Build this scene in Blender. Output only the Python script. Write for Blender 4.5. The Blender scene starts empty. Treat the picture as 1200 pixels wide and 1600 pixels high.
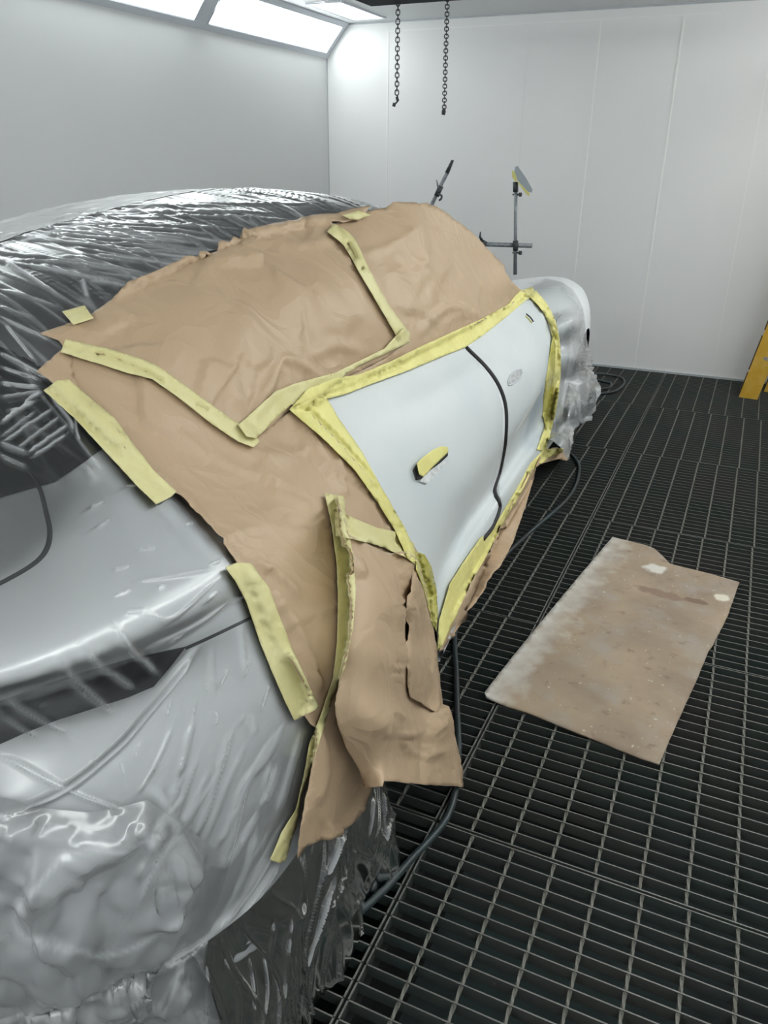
import bpy, bmesh, math, random
import numpy as np
from math import sin, cos, radians, pi
from mathutils import Vector, Matrix, noise
from mathutils.bvhtree import BVHTree
from mathutils.geometry import delaunay_2d_cdt

random.seed(7)
sc = bpy.context.scene
COL = sc.collection

# ------------------------------------------------------------------ camera
F, YAW, PITCH, ROLL, H = 1221.9084, 0.421706036, 0.423566636, 0.0106847154, 1.5
def cam_axes():
    cy, sy = cos(YAW), sin(YAW)
    f = Vector((-sy * cos(PITCH), cy * cos(PITCH), -sin(PITCH)))
    r = Vector((cy, sy, 0)); u = r.cross(f)
    return r * cos(ROLL) + u * sin(ROLL), -r * sin(ROLL) + u * cos(ROLL), f
CR, CU, CF = cam_axes()
CC = Vector((0, 0, H))
cd = bpy.data.cameras.new('camera'); cam = bpy.data.objects.new('camera', cd); COL.objects.link(cam)
cd.sensor_fit = 'VERTICAL'; cd.sensor_height = 36; cd.lens = F / 1600 * 36; cd.clip_start = 0.02
cam.matrix_world = Matrix(((CR.x, CU.x, -CF.x, 0), (CR.y, CU.y, -CF.y, 0), (CR.z, CU.z, -CF.z, H), (0, 0, 0, 1)))
sc.camera = cam

# ------------------------------------------------------------------ world, exposure
w = bpy.data.worlds.new('world'); sc.world = w; w.use_nodes = True
w.node_tree.nodes['Background'].inputs[0].default_value = (0.8, 0.85, 0.9, 1)
w.node_tree.nodes['Background'].inputs[1].default_value = 0.15
sc.view_settings.view_transform = 'Standard'; sc.view_settings.look = 'None'
sc.view_settings.gamma = 1; sc.view_settings.use_curve_mapping = False
sc.view_settings.exposure = 0.18
LIGHT_LEFT, LIGHT_RIGHT, LIGHT_CEIL, LIGHT_CORNER = 6.3, 11.0, 3.6, 1.1
sc.cycles.max_bounces = 10; sc.cycles.transparent_max_bounces = 24
sc.cycles.use_denoising = True
sc.cycles.caustics_reflective = False; sc.cycles.caustics_refractive = False

# ------------------------------------------------------------------ pixel helpers (how measured points of the place are found)
def ray(x, y):
    return (CF + CR * ((x - 600) / F) - CU * ((y - 800) / F)).normalized()
def at(x, y, ax, v):
    d = ray(x, y); return CC + d * ((v - CC[ax]) / d[ax])
def proj(P):
    d = Vector(P) - CC; z = d.dot(CF)
    if z < 0.05: return (-9999, 9999)
    return (600 + F * d.dot(CR) / z, 800 - F * d.dot(CU) / z)
# car frame: u right of the centre line, v forward of the rear axle
TH = radians(2.5)
XH = Vector((cos(TH), sin(TH), 0)); YH = Vector((-sin(TH), cos(TH), 0)); CO = XH * -1.46 + YH * 1.40
def cw(u, v, z): return CO + XH * u + YH * v + Vector((0, 0, z))
def wc(P): q = Vector(P) - CO; return Vector((q.dot(XH), q.dot(YH), P[2]))
def pc(x, y, ax, val):
    o = wc(CC); d = ray(x, y); d = Vector((d.dot(XH), d.dot(YH), d.z))
    t = (val - o[ax]) / d[ax]; return CC + ray(x, y) * t

# ------------------------------------------------------------------ materials
def mat(name, col, rough=0.6, metal=0.0, spec=0.5, bump=None, var=None, emit=None, coat=0.0):
    """bump=(scale, strength[, distance]); var=(scale, second colour, amount, contrast)"""
    m = bpy.data.materials.new(name); m.use_nodes = True
    n = m.node_tree.nodes; l = m.node_tree.links; b = n['Principled BSDF']
    b.inputs['Base Color'].default_value = (*col, 1); b.inputs['Roughness'].default_value = rough
    b.inputs['Metallic'].default_value = metal; b.inputs['Specular IOR Level'].default_value = spec
    b.inputs['Coat Weight'].default_value = coat
    tc = n.new('ShaderNodeTexCoord')
    if var:
        t = n.new('ShaderNodeTexNoise'); t.inputs['Scale'].default_value = var[0]; t.inputs['Detail'].default_value = 6
        l.new(tc.outputs['Object'], t.inputs['Vector'])
        r = n.new('ShaderNodeMapRange'); k = var[3] if len(var) > 3 else 0.2
        r.inputs['From Min'].default_value = 0.5 - k; r.inputs['From Max'].default_value = 0.5 + k
        r.inputs['To Max'].default_value = var[2]; l.new(t.outputs['Fac'], r.inputs['Value'])
        x = n.new('ShaderNodeMixRGB'); x.inputs[1].default_value = (*col, 1); x.inputs[2].default_value = (*var[1], 1)
        l.new(r.outputs[0], x.inputs[0]); l.new(x.outputs[0], b.inputs['Base Color'])
    if bump:
        t = n.new('ShaderNodeTexNoise'); t.inputs['Scale'].default_value = bump[0]; t.inputs['Detail'].default_value = 4
        l.new(tc.outputs['Object'], t.inputs['Vector'])
        bp = n.new('ShaderNodeBump'); bp.inputs['Strength'].default_value = bump[1]
        bp.inputs['Distance'].default_value = bump[2] if len(bump) > 2 else 0.002
        l.new(t.outputs['Fac'], bp.inputs['Height']); l.new(bp.outputs[0], b.inputs['Normal'])
    if emit:
        b.inputs['Emission Color'].default_value = (*emit[0], 1); b.inputs['Emission Strength'].default_value = emit[1]
    return m

M = {}
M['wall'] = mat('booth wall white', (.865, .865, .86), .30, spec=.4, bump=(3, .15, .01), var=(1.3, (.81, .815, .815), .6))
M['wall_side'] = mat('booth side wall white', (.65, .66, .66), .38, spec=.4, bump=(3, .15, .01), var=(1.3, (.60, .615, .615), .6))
M['ceil'] = mat('ceiling white', (.78, .80, .81), .5)
M['seam'] = mat('panel seam', (.93, .93, .91), .25)
M['seamgrey'] = mat('grey seal', (.50, .53, .55), .5)
M['frame'] = mat('light frame grey', (.60, .64, .69), .4)
M['dark'] = mat('dark steel', (.004, .006, .011), .7, spec=.2)
M['lampL'] = mat('lamp diffuser left', (.9, .9, .9), .5, emit=((.94, 1, 1), LIGHT_LEFT))
M['lampR'] = mat('lamp diffuser right', (.9, .9, .9), .5, emit=((.97, 1, .99), LIGHT_RIGHT))
M['lampC0'] = mat('corner ceiling lamp diffuser', (.9, .9, .9), .5, emit=((.97, 1, .98), LIGHT_CORNER))
M['lampC'] = mat('ceiling lamp diffuser', (.9, .9, .9), .5, emit=((.97, 1, .98), LIGHT_CEIL))
M['bar'] = mat('grating bar side', (.052, .053, .050), .6, var=(2.2, (.024, .050, .046), .6, .12), bump=(90, .4))
M['bartop'] = mat('grating bar worn top', (.125, .125, .116), .5, metal=.3, var=(3.5, (.20, .198, .185), .8, .15), bump=(90, .4))
M['rod'] = mat('grating twisted rod', (.125, .125, .105), .65, metal=.2, var=(6, (.19, .19, .17), .8, .2), bump=(120, .3))
M['pit'] = mat('pit floor', (.010, .014, .015), .8, var=(2.5, (.02, .04, .038), .9, .15))
M['paint'] = mat('grey white primer', (.77, .80, .82), .28, spec=.5, var=(2.2, (.72, .76, .785), .5), bump=(300, .03))
M['door'] = mat('sanded white door paint', (.62, .66, .665), .48, spec=.4, var=(2.6, (.53, .58, .60), .7, .14), bump=(300, .03))
M['glass'] = mat('dark tinted glass', (.006, .010, .011), .10, spec=.6)
M['roof'] = mat('dark grey roof panel', (.34, .345, .36), .40, metal=.75, spec=.7)
M['lamp'] = mat('smoked tail lamp', (.028, .03, .045), .2, spec=.6, var=(12, (.09, .09, .1), .7, .12))
M['black'] = mat('black seam', (.012, .013, .013), .6)
M['seamline'] = mat('body gap', (.05, .055, .065), .6)
M['rubber'] = mat('black rubber', (.022, .024, .025), .55, bump=(60, .3))
M['hose'] = mat('black air hose', (.028, .030, .032), .42, var=(4, (.02, .05, .055), .6))
M['plasticblack'] = mat('black plastic', (.015, .016, .018), .45)
M['alloy'] = mat('grey alloy', (.3, .31, .33), .35, metal=.9)
M['steel'] = mat('galvanised tube', (.30, .32, .34), .42, metal=.3, var=(40, (.17, .185, .20), .7, .1))
M['steeld'] = mat('dark clamp', (.06, .065, .07), .5, metal=.4)
M['chain'] = mat('chain steel', (.055, .055, .058), .5, metal=.5)
M['trim'] = mat('grey primed trim', (.33, .37, .40), .5)
M['yellow'] = mat('yellow ladder plastic', (.60, .35, .03), .45, var=(14, (.70, .45, .10), .6, .1))
M['ladderdark'] = mat('brown edge', (.07, .045, .02), .6)
M['lstep'] = mat('aluminium step', (.42, .38, .38), .45, metal=.3)
M['cup'] = mat('handle cup grey', (.34, .35, .36), .6, var=(60, (.55, .56, .57), .8, .1))
M['primer'] = mat('white primer spot', (.68, .70, .70), .5, var=(60, (.45, .47, .48), .8, .1))

def paper_mat():
    m = mat('brown kraft paper', (.45, .33, .213), .48, spec=.35)
    n = m.node_tree.nodes; l = m.node_tree.links; b = n['Principled BSDF']; tc = n['Texture Coordinate']
    t = n.new('ShaderNodeTexNoise'); t.inputs['Scale'].default_value = 2.0; t.inputs['Detail'].default_value = 3
    x = n.new('ShaderNodeMixRGB'); x.inputs[1].default_value = (.435, .313, .20, 1); x.inputs[2].default_value = (.485, .362, .242, 1)
    l.new(tc.outputs['Object'], t.inputs['Vector']); l.new(t.outputs['Fac'], x.inputs[0]); l.new(x.outputs[0], b.inputs['Base Color'])
    v = n.new('ShaderNodeTexVoronoi'); v.feature = 'F2'; v.inputs['Scale'].default_value = 7
    dn = n.new('ShaderNodeTexNoise'); dn.inputs['Scale'].default_value = 3
    mp = n.new('ShaderNodeVectorMath'); mp.operation = 'ADD'
    l.new(tc.outputs['Object'], dn.inputs['Vector']); l.new(tc.outputs['Object'], mp.inputs[0]); l.new(dn.outputs['Color'], mp.inputs[1])
    l.new(mp.outputs[0], v.inputs['Vector'])
    bp = n.new('ShaderNodeBump'); bp.inputs['Strength'].default_value = .35; bp.inputs['Distance'].default_value = .018
    l.new(v.outputs['Distance'], bp.inputs['Height']); l.new(bp.outputs[0], b.inputs['Normal'])
    return m
M['paper'] = paper_mat()

def tape_mat(name, a, bcol):
    m = mat(name, a, .5, spec=.35)
    n = m.node_tree.nodes; l = m.node_tree.links; b = n['Principled BSDF']; tc = n['Texture Coordinate']
    t = n.new('ShaderNodeTexNoise'); t.inputs['Scale'].default_value = 9; t.inputs['Detail'].default_value = 5
    x = n.new('ShaderNodeMixRGB'); x.inputs[1].default_value = (*a, 1); x.inputs[2].default_value = (*bcol, 1)
    r = n.new('ShaderNodeMapRange'); r.inputs['From Min'].default_value = .4; r.inputs['From Max'].default_value = .6
    l.new(tc.outputs['Object'], t.inputs['Vector']); l.new(t.outputs['Fac'], r.inputs['Value']); l.new(r.outputs[0], x.inputs[0])
    l.new(x.outputs[0], b.inputs['Base Color'])
    t2 = n.new('ShaderNodeTexNoise'); t2.inputs['Scale'].default_value = 45; t2.inputs['Detail'].default_value = 3
    l.new(tc.outputs['Object'], t2.inputs['Vector'])
    bp = n.new('ShaderNodeBump'); bp.inputs['Strength'].default_value = .5; bp.inputs['Distance'].default_value = .004
    l.new(t2.outputs['Fac'], bp.inputs['Height']); l.new(bp.outputs[0], b.inputs['Normal'])
    return m
M['tape'] = tape_mat('masking tape on paper', (.62, .575, .285), (.67, .63, .34))
M['tape2'] = tape_mat('fresh yellow masking tape', (.74, .70, .27), (.67, .62, .23))
M['tapedark'] = tape_mat('folded glossy tape', (.40, .38, .08), (.60, .56, .18))
M['tapedark'].node_tree.nodes['Principled BSDF'].inputs['Roughness'].default_value = .25

def film_mat(name, base, top, rough=.14, bscale=8, bstr=.3, refl=1.0, tint=(.80, .83, .86)):
    """thin clear film: transparent, glossy by Fresnel; a milky layer shows where it is crumpled or a glint is painted (attribute 'haze')"""
    m = bpy.data.materials.new(name); m.use_nodes = True
    n = m.node_tree.nodes; l = m.node_tree.links; n.remove(n['Principled BSDF']); out = n['Material Output']
    tr = n.new('ShaderNodeBsdfTransparent'); gl = n.new('ShaderNodeBsdfGlossy'); gl.inputs['Roughness'].default_value = rough
    gl.inputs['Color'].default_value = (1, 1, 1, 1)
    df = n.new('ShaderNodeBsdfDiffuse'); df.inputs['Color'].default_value = (*tint, 1)
    tl = n.new('ShaderNodeBsdfTranslucent'); tl.inputs['Color'].default_value = (*tint, 1)
    milk = n.new('ShaderNodeMixShader'); milk.inputs[0].default_value = .3; l.new(df.outputs[0], milk.inputs[1]); l.new(tl.outputs[0], milk.inputs[2])
    fr = n.new('ShaderNodeFresnel'); fr.inputs['IOR'].default_value = 1.5
    at_ = n.new('ShaderNodeAttribute'); at_.attribute_name = 'haze'
    hz = n.new('ShaderNodeMath'); hz.operation = 'MULTIPLY_ADD'; hz.inputs[1].default_value = top; hz.inputs[2].default_value = base; hz.use_clamp = True
    l.new(at_.outputs['Fac'], hz.inputs[0])
    m1 = n.new('ShaderNodeMixShader'); l.new(hz.outputs[0], m1.inputs[0]); l.new(tr.outputs[0], m1.inputs[1]); l.new(milk.outputs[0], m1.inputs[2])
    f2 = n.new('ShaderNodeMath'); f2.operation = 'MULTIPLY'; f2.inputs[1].default_value = 1.5 * refl; f2.use_clamp = True; l.new(fr.outputs[0], f2.inputs[0])
    m2 = n.new('ShaderNodeMixShader'); l.new(f2.outputs[0], m2.inputs[0]); l.new(m1.outputs[0], m2.inputs[1]); l.new(gl.outputs[0], m2.inputs[2])
    l.new(m2.outputs[0], out.inputs[0])
    tc = n.new('ShaderNodeTexCoord'); t = n.new('ShaderNodeTexNoise'); t.inputs['Scale'].default_value = bscale; t.inputs['Detail'].default_value = 5
    t.noise_type = 'RIDGED_MULTIFRACTAL'
    l.new(tc.outputs['Object'], t.inputs['Vector'])
    bp = n.new('ShaderNodeBump'); bp.inputs['Strength'].default_value = bstr; bp.inputs['Distance'].default_value = .004
    l.new(t.outputs['Fac'], bp.inputs['Height'])
    for q in (gl, df, fr): l.new(bp.outputs[0], q.inputs['Normal'])
    return m
M['film'] = film_mat('clear masking film', .03, .85, rough=.21, bscale=6, bstr=.10, refl=.8)
M['film2'] = film_mat("milky crumpled film", .14, .9, rough=.2, bscale=8, bstr=.35, refl=1.1)
M['film4'] = film_mat('milky front film', .20, .8, rough=.25, bscale=7, bstr=.1, refl=.6)
M['film3'] = film_mat('clear wrinkled film', .06, .85, rough=.16, bscale=5, bstr=.12)

def board_mat():
    m = mat('dirty cardboard', (.30, .235, .17), .75)
    n = m.node_tree.nodes; l = m.node_tree.links; b = n['Principled BSDF']; tc = n['Texture Coordinate']
    def noise_(s, d=6):
        t = n.new('ShaderNodeTexNoise'); t.inputs['Scale'].default_value = s; t.inputs['Detail'].default_value = d
        l.new(tc.outputs['Object'], t.inputs['Vector']); return t
    def ramp(src, a, bb):
        r = n.new('ShaderNodeMapRange'); r.inputs['From Min'].default_value = a; r.inputs['From Max'].default_value = bb
        l.new(src, r.inputs['Value']); return r.outputs[0]
    def mix(f, c1, c2):
        x = n.new('ShaderNodeMixRGB')
        l.new(f, x.inputs[0])
        if isinstance(c1, tuple): x.inputs[1].default_value = (*c1, 1)
        else: l.new(c1, x.inputs[1])
        x.inputs[2].default_value = (*c2, 1); return x.outputs[0]
    c = mix(ramp(noise_(4).outputs['Fac'], .38, .62), (.37, .285, .20), (.27, .205, .15))
    c = mix(ramp(noise_(7).outputs['Fac'], .50, .75), c, (.34, .30, .26))
    c = mix(ramp(noise_(26).outputs['Fac'], .60, .80), c, (.19, .135, .10))
    # white overspray dust along the folded long side and the top: local coordinates of the board
    sx = n.new('ShaderNodeSeparateXYZ'); l.new(tc.outputs['Object'], sx.inputs[0])
    nz = noise_(14); nadd = n.new('ShaderNodeMath'); nadd.operation = 'MULTIPLY_ADD'; nadd.inputs[1].default_value = .22
    l.new(nz.outputs['Fac'], nadd.inputs[0]); l.new(sx.outputs['X'], nadd.inputs[2])
    c = mix(ramp(nadd.outputs[0], .205, .07), c, (.60, .59, .55))
    c = mix(ramp(noise_(70, 2).outputs['Fac'], .70, .74), c, (.55, .50, .42))
    # two paint blobs
    def blob(cx, cy, rx, ry):
        s = n.new('ShaderNodeMapping'); s.vector_type = 'POINT'
        s.inputs['Location'].default_value = (-cx / rx, -cy / ry, 0); s.inputs['Scale'].default_value = (1 / rx, 1 / ry, 0)
        l.new(tc.outputs['Object'], s.inputs[0])
        ln = n.new('ShaderNodeVectorMath'); ln.operation = 'LENGTH'; l.new(s.outputs[0], ln.inputs[0])
        a = n.new('ShaderNodeMath'); a.operation = 'MULTIPLY_ADD'; a.inputs[1].default_value = 1.2
        l.new(noise_(30).outputs['Fac'], a.inputs[0]); l.new(ln.outputs['Value'], a.inputs[2]); return ramp(a.outputs[0], 1.6, 1.25)
    c = mix(blob(.23, 1.12, .05, .045), c, (.62, .60, .55))
    c = mix(blob(.50, 1.02, .03, .03), c, (.66, .62, .52))
    c = mix(blob(.30, .93, .12, .03), c, (.24, .165, .12)); c = mix(blob(.42, .945, .05, .022), c, (.19, .125, .09))
    l.new(c, b.inputs['Base Color'])
    bp = n.new('ShaderNodeBump'); bp.inputs['Strength'].default_value = .4; bp.inputs['Distance'].default_value = .003
    l.new(noise_(20).outputs['Fac'], bp.inputs['Height']); l.new(bp.outputs[0], b.inputs['Normal'])
    return m
M['board'] = board_mat()

# ------------------------------------------------------------------ object helpers
def link(name, verts, faces, m, parent=None, smooth=True, origin=None):
    me = bpy.data.meshes.new(name)
    o3 = Vector(origin) if origin is not None else Vector((0, 0, 0))
    me.from_pydata([tuple(Vector(v) - o3) for v in verts], [], faces); me.update()
    if smooth: me.polygons.foreach_set('use_smooth', [True] * len(me.polygons))
    o = bpy.data.objects.new(name, me); COL.objects.link(o)
    me.materials.append(m)
    if parent is not None: parent_to(o, parent)
    elif origin is not None: o.location = o3
    if parent is not None and origin is not None: o.location = o3 - world_loc(parent)
    return o
WL = {}
def world_loc(o):
    p = Vector(o.location)
    while o.parent: o = o.parent; p += Vector(o.location)
    return p
def parent_to(o, p):
    """child verts are in world coordinates; parents only ever translate"""
    o.parent = p; o.location = -world_loc(p)
def tag(o, label=None, cat=None, group=None, kind=None):
    if label: o['label'] = label
    if cat: o['category'] = cat
    if group: o['group'] = group
    if kind: o['kind'] = kind
    return o
def empty(name, loc, label=None, cat=None, group=None):
    o = bpy.data.objects.new(name, None); COL.objects.link(o); o.location = loc; o.empty_display_size = .1
    return tag(o, label, cat, group)
def struct(name, verts, faces, m, smooth=False):
    return tag(link(name, verts, faces, m, smooth=smooth), kind='structure')

class MB:
    def __init__(s): s.v = []; s.f = []
    def add(s, v, f): n = len(s.v); s.v += [Vector(a) for a in v]; s.f += [tuple(i + n for i in q) for q in f]; return s
    def box(s, a, b, mtx=None):
        c = [Vector((x, y, z)) for z in (a[2], b[2]) for y in (a[1], b[1]) for x in (a[0], b[0])]
        if mtx: c = [mtx @ p for p in c]
        return s.add(c, [(0, 2, 3, 1), (4, 5, 7, 6), (0, 1, 5, 4), (2, 6, 7, 3), (0, 4, 6, 2), (1, 3, 7, 5)])
    def tube(s, pts, r, n=10, closed=False, cap=True, square=False):
        pts = [Vector(p) for p in pts]; rings = []; N = len(pts); up = None
        for i, p in enumerate(pts):
            a = pts[(i - 1) % N] if (closed or i > 0) else p
            b = pts[(i + 1) % N] if (closed or i < N - 1) else p
            t = (b - a).normalized()
            if up is None: up = t.orthogonal().normalized()
            up = (up - t * up.dot(t)).normalized(); q = t.cross(up)
            rr = r[i] if isinstance(r, (list, tuple)) else r
            rings.append([p + (up * cos(2 * pi * k / n) + q * sin(2 * pi * k / n)) * rr for k in range(n)])
        v = [x for rg in rings for x in rg]; f = []
        for i in range(N if closed else N - 1):
            j = (i + 1) % N
            for k in range(n):
                k2 = (k + 1) % n; f.append((i * n + k, i * n + k2, j * n + k2, j * n + k))
        if cap and not closed: f.append(tuple(range(n - 1, -1, -1))); f.append(tuple((N - 1) * n + k for k in range(n)))
        return s.add(v, f)
    def build(s, name, m, parent=None, smooth=True, origin=None): return link(name, s.v, s.f, m, parent, smooth, origin)

def spline(pts, sub=8, closed=False):
    P = [Vector(p) for p in pts]; out = []; n = len(P)
    rng = range(n if closed else n - 1)
    for i in rng:
        p1, p2 = P[i], P[(i + 1) % n]
        p0 = P[i - 1] if (i > 0 or closed) else p1 * 2 - p2
        p3 = P[(i + 2) % n] if (i + 2 < n or closed) else p2 * 2 - p1
        for k in range(sub):
            t = k / sub
            out.append(.5 * ((2 * p1) + (p2 - p0) * t + (2 * p0 - 5 * p1 + 4 * p2 - p3) * t * t + (3 * p1 - p0 - 3 * p2 + p3) * t ** 3))
    if not closed: out.append(P[-1])
    return out

# ================================================================== THE SETTING
WY, WLX, WRX, BY = 6.44, -3.44, 1.10, -2.2
ZW, ZC, SLX = 2.24, 2.475, .205
def quad(a, b, c, d): return [a, b, c, d], [(0, 1, 2, 3)]
def boxo(name, a, b, m, kind='structure', parent=None, label=None):
    mb = MB(); mb.box(a, b); o = mb.build(name, m, parent, smooth=False)
    if parent is None: tag(o, kind=kind)
    return o
boxo('wall_far', (WLX - .1, WY, -.5), (WRX + .1, WY + .1, 2.7), M['wall'])
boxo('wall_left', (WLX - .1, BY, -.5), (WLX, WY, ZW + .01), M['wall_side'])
boxo('wall_right', (WRX, BY, -.5), (WRX + .1, WY, ZW + .01), M['wall'])
boxo('wall_back', (WLX - .1, BY - .1, -.5), (WRX + .1, BY, 2.7), M['wall'])
boxo('ceiling', (WLX + SLX - .02, BY, ZC), (WRX - SLX + .02, WY, ZC + .08), M['ceil'])
# grey seals where walls and ceiling meet, panel joints on the far wall
boxo('trim_1', (WLX, WY - .006, 0), (WLX + .006, WY, ZW), M['seamgrey'])
boxo('trim_2', (WLX + SLX, WY - .006, ZC - .012), (WRX - SLX, WY, ZC), M['seamgrey'])
boxo('trim_3', (-2.903, WY - .003, 0), (-2.890, WY, 2.42), M['seam'])
boxo('trim_4', (-2.890, WY - .002, 2.40), (-.5, WY, 2.410), M['seam'])
boxo('trim_5', (-1.785, WY - .003, 0), (-1.778, WY, 2.40), M['wall'])
boxo('trim_6', (-1.272, WY - .004, 0), (-1.262, WY, 2.40), M['seam'])
boxo('trim_7', (-.722, WY - .005, 0), (-.710, WY, 2.40), M['seam'])
boxo('trim_8', (-.140, WY - .003, 0), (-.132, WY, 2.40), M['seam'])
boxo('baseboard_far', (WLX, WY - .012, -.01), (WRX, WY, .006), M['seamgrey'])

# slanted light boxes on both long sides
def slant(side):
    x0 = WLX if side < 0 else WRX; s = 1 if side < 0 else -1
    P = lambda t, y, d=0: Vector((x0 + s * (SLX * t + d * .75), y, ZW + (ZC - ZW) * t - d * .66))
    nm = 'left' if side < 0 else 'right'
    mb = MB()
    ys = [BY, -.05, .02 + 0, 1.53, 1.60, 3.10, 3.17, 4.64, 4.80, WY - .07, WY]
    # opaque frame ribs between the diffusers
    y0s = [(-2.15, -.05), (.04, 1.50), (1.62, 3.05), (3.17, 4.645), (4.795, WY - .075)]
    edges = [BY] + [e for p in y0s for e in p] + [WY]
    for a, b in zip(edges[0::2], edges[1::2]):
        if b - a > .001: mb.add([P(0, a), P(0, b), P(1, b), P(1, a), P(0, a, -.03), P(0, b, -.03), P(1, b, -.03), P(1, a, -.03)], [(0, 1, 2, 3), (4, 7, 6, 5), (0, 4, 5, 1), (1, 5, 6, 2), (2, 6, 7, 3), (3, 7, 4, 0)])
    for t0, t1 in ((0, .14), (.88, 1)):
        mb.add([P(t0, BY, .004), P(t0, WY, .004), P(t1, WY, .004), P(t1, BY, .004), P(t0, BY, -.03), P(t0, WY, -.03), P(t1, WY, -.03), P(t1, BY, -.03)], [(0, 1, 2, 3), (4, 7, 6, 5), (0, 4, 5, 1), (1, 5, 6, 2), (2, 6, 7, 3), (3, 7, 4, 0)])
    tag(mb.build('trim_%d' % (9 if side < 0 else 10), M['frame'], smooth=False), kind='structure')
    for i, (a, b) in enumerate(y0s):
        if side < 0 and i == 4: lb = 'slanted glowing light panel in the corner beside the far wall'
        elif side < 0 and i == 3: lb = 'slanted glowing light panel at the top left edge, second from the far wall'
        else: lb = 'slanted booth light panel out of view behind or beside the camera'
        c = P(.5, (a + b) / 2)
        e = empty('light_panel', c, lb, 'light', 'slanted light panels along the booth sides')
        m2 = MB(); q = []
        for d in (-.004, -.012): q += [P(.14, a, d), P(.14, b, d), P(.88, b, d), P(.88, a, d)]
        m2.add(q, [(0, 1, 2, 3), (4, 7, 6, 5), (0, 4, 5, 1), (1, 5, 6, 2), (2, 6, 7, 3), (3, 7, 4, 0)])
        m2.build('diffuser', M['lampL' if side < 0 else 'lampR'], e, smooth=False)
        m3 = MB()
        m3.tube([P(.14, a, .004), P(.14, b, .004), P(.88, b, .004), P(.88, a, .004)], .006, 4, closed=True)
        m3.build('frame', M['frame'], e, smooth=False)
slant(-1); slant(1)
# flat ceiling lamps (only the first shows, in the top left corner of the far end; the last is fill added to brighten the car tail)
for i, (x0, y0, x1, y1) in enumerate([(-3.12, 5.55, -2.85, 6.28), (.15, 2.6, .75, 4.6), (-2.3, -2.0, -.8, -.35)]):
    e = empty('ceiling_light', ((x0 + x1) / 2, (y0 + y1) / 2, ZC), ('bright flat ceiling light in the far left corner above the slanted panel' if i == 0 else ('flat booth ceiling light on the ladder side of the booth, out of view' if i == 1 else 'flat fill light added behind the camera and the car tail, out of view')), 'light', None)
    mb = MB(); mb.box((x0, y0, ZC - .006), (x1, y1, ZC)); mb.build('diffuser', M['lampC' if i else 'lampC0'], e, smooth=False)
    mb = MB(); mb.tube([(x0, y0, ZC - .004), (x1, y0, ZC - .004), (x1, y1, ZC - .004), (x0, y1, ZC - .004)], .008, 4, closed=True)
    mb.build('frame', M['frame'], e, smooth=False)

# floor: pit bottom, and metre square grating panels resting over it
fl = boxo('floor', (WLX, BY, -.42), (WRX, WY, -.38), M['pit'])
def panel_meshes():
    W = L = 1.0; bars = MB(); g = .003
    n = 24; x0, x1 = g, W - g
    for i in range(n + 1):
        y = g + .002 + (L - 2 * g - .004) * i / n
        t = .0016
        bars.box((x0, y - t, -.03), (x1, y + t, 0))
    for x in (x0 + .002, x1 - .002): bars.box((x - .002, g, -.03), (x + .002, L - g, 0))
    rods = MB(); r = .0046; seg = 72
    for j in range(9):
        x = .0875 + .1 * j; v = []; f = []
        for k in range(seg + 1):
            y = g + .003 + (L - 2 * g - .006) * k / seg; a = k * pi / 6
            for q in range(4): v.append((x + r * cos(a + q * pi / 2), y, -.0042 + r * sin(a + q * pi / 2)))
        for k in range(seg):
            for q in range(4): q2 = (q + 1) % 4; f.append((k * 4 + q, (k + 1) * 4 + q, (k + 1) * 4 + q2, k * 4 + q2))
        rods.add(v, f)
    return bars, rods
bars, rods = panel_meshes()
b0 = bars.build('grating_panel', M['bar'], fl, smooth=False); b0.location = (WLX, 0, 0)
b0.data.materials.append(M['bartop'])
for p_ in b0.data.polygons:
    if p_.normal.z > .9: p_.material_index = 1
r0 = rods.build('twisted_rods', M['rod'], b0, smooth=False)
first = True
for ix in range(-3, 2):
    for iy in range(-3, 6):
        X = -.47 + ix * 1.0; Y = 1.39 + iy * 1.0 - .0
        if X < WLX - 1 or Y < -1.7 or Y > WY - .2: continue
        b = b0 if first else b0.copy(); r_ = r0 if first else r0.copy()
        if not first: COL.objects.link(b); COL.objects.link(r_)
        first = False
        b.parent = fl; b.location = (X, Y, 0); r_.parent = b; r_.location = (((ix * 7 + iy * 5) % 4 - 1.5) * .006 if iy else 0, 0, 0)
        if X < WLX: b.location.x = WLX; 
for k, x in enumerate((-2.97, -1.97, -.47, .53)):
    mb = MB(); mb.box((x - .02, BY, -.38), (x + .02, WY, -.031)); mb.build('support_beam', M['black'], fl, smooth=False)

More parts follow.
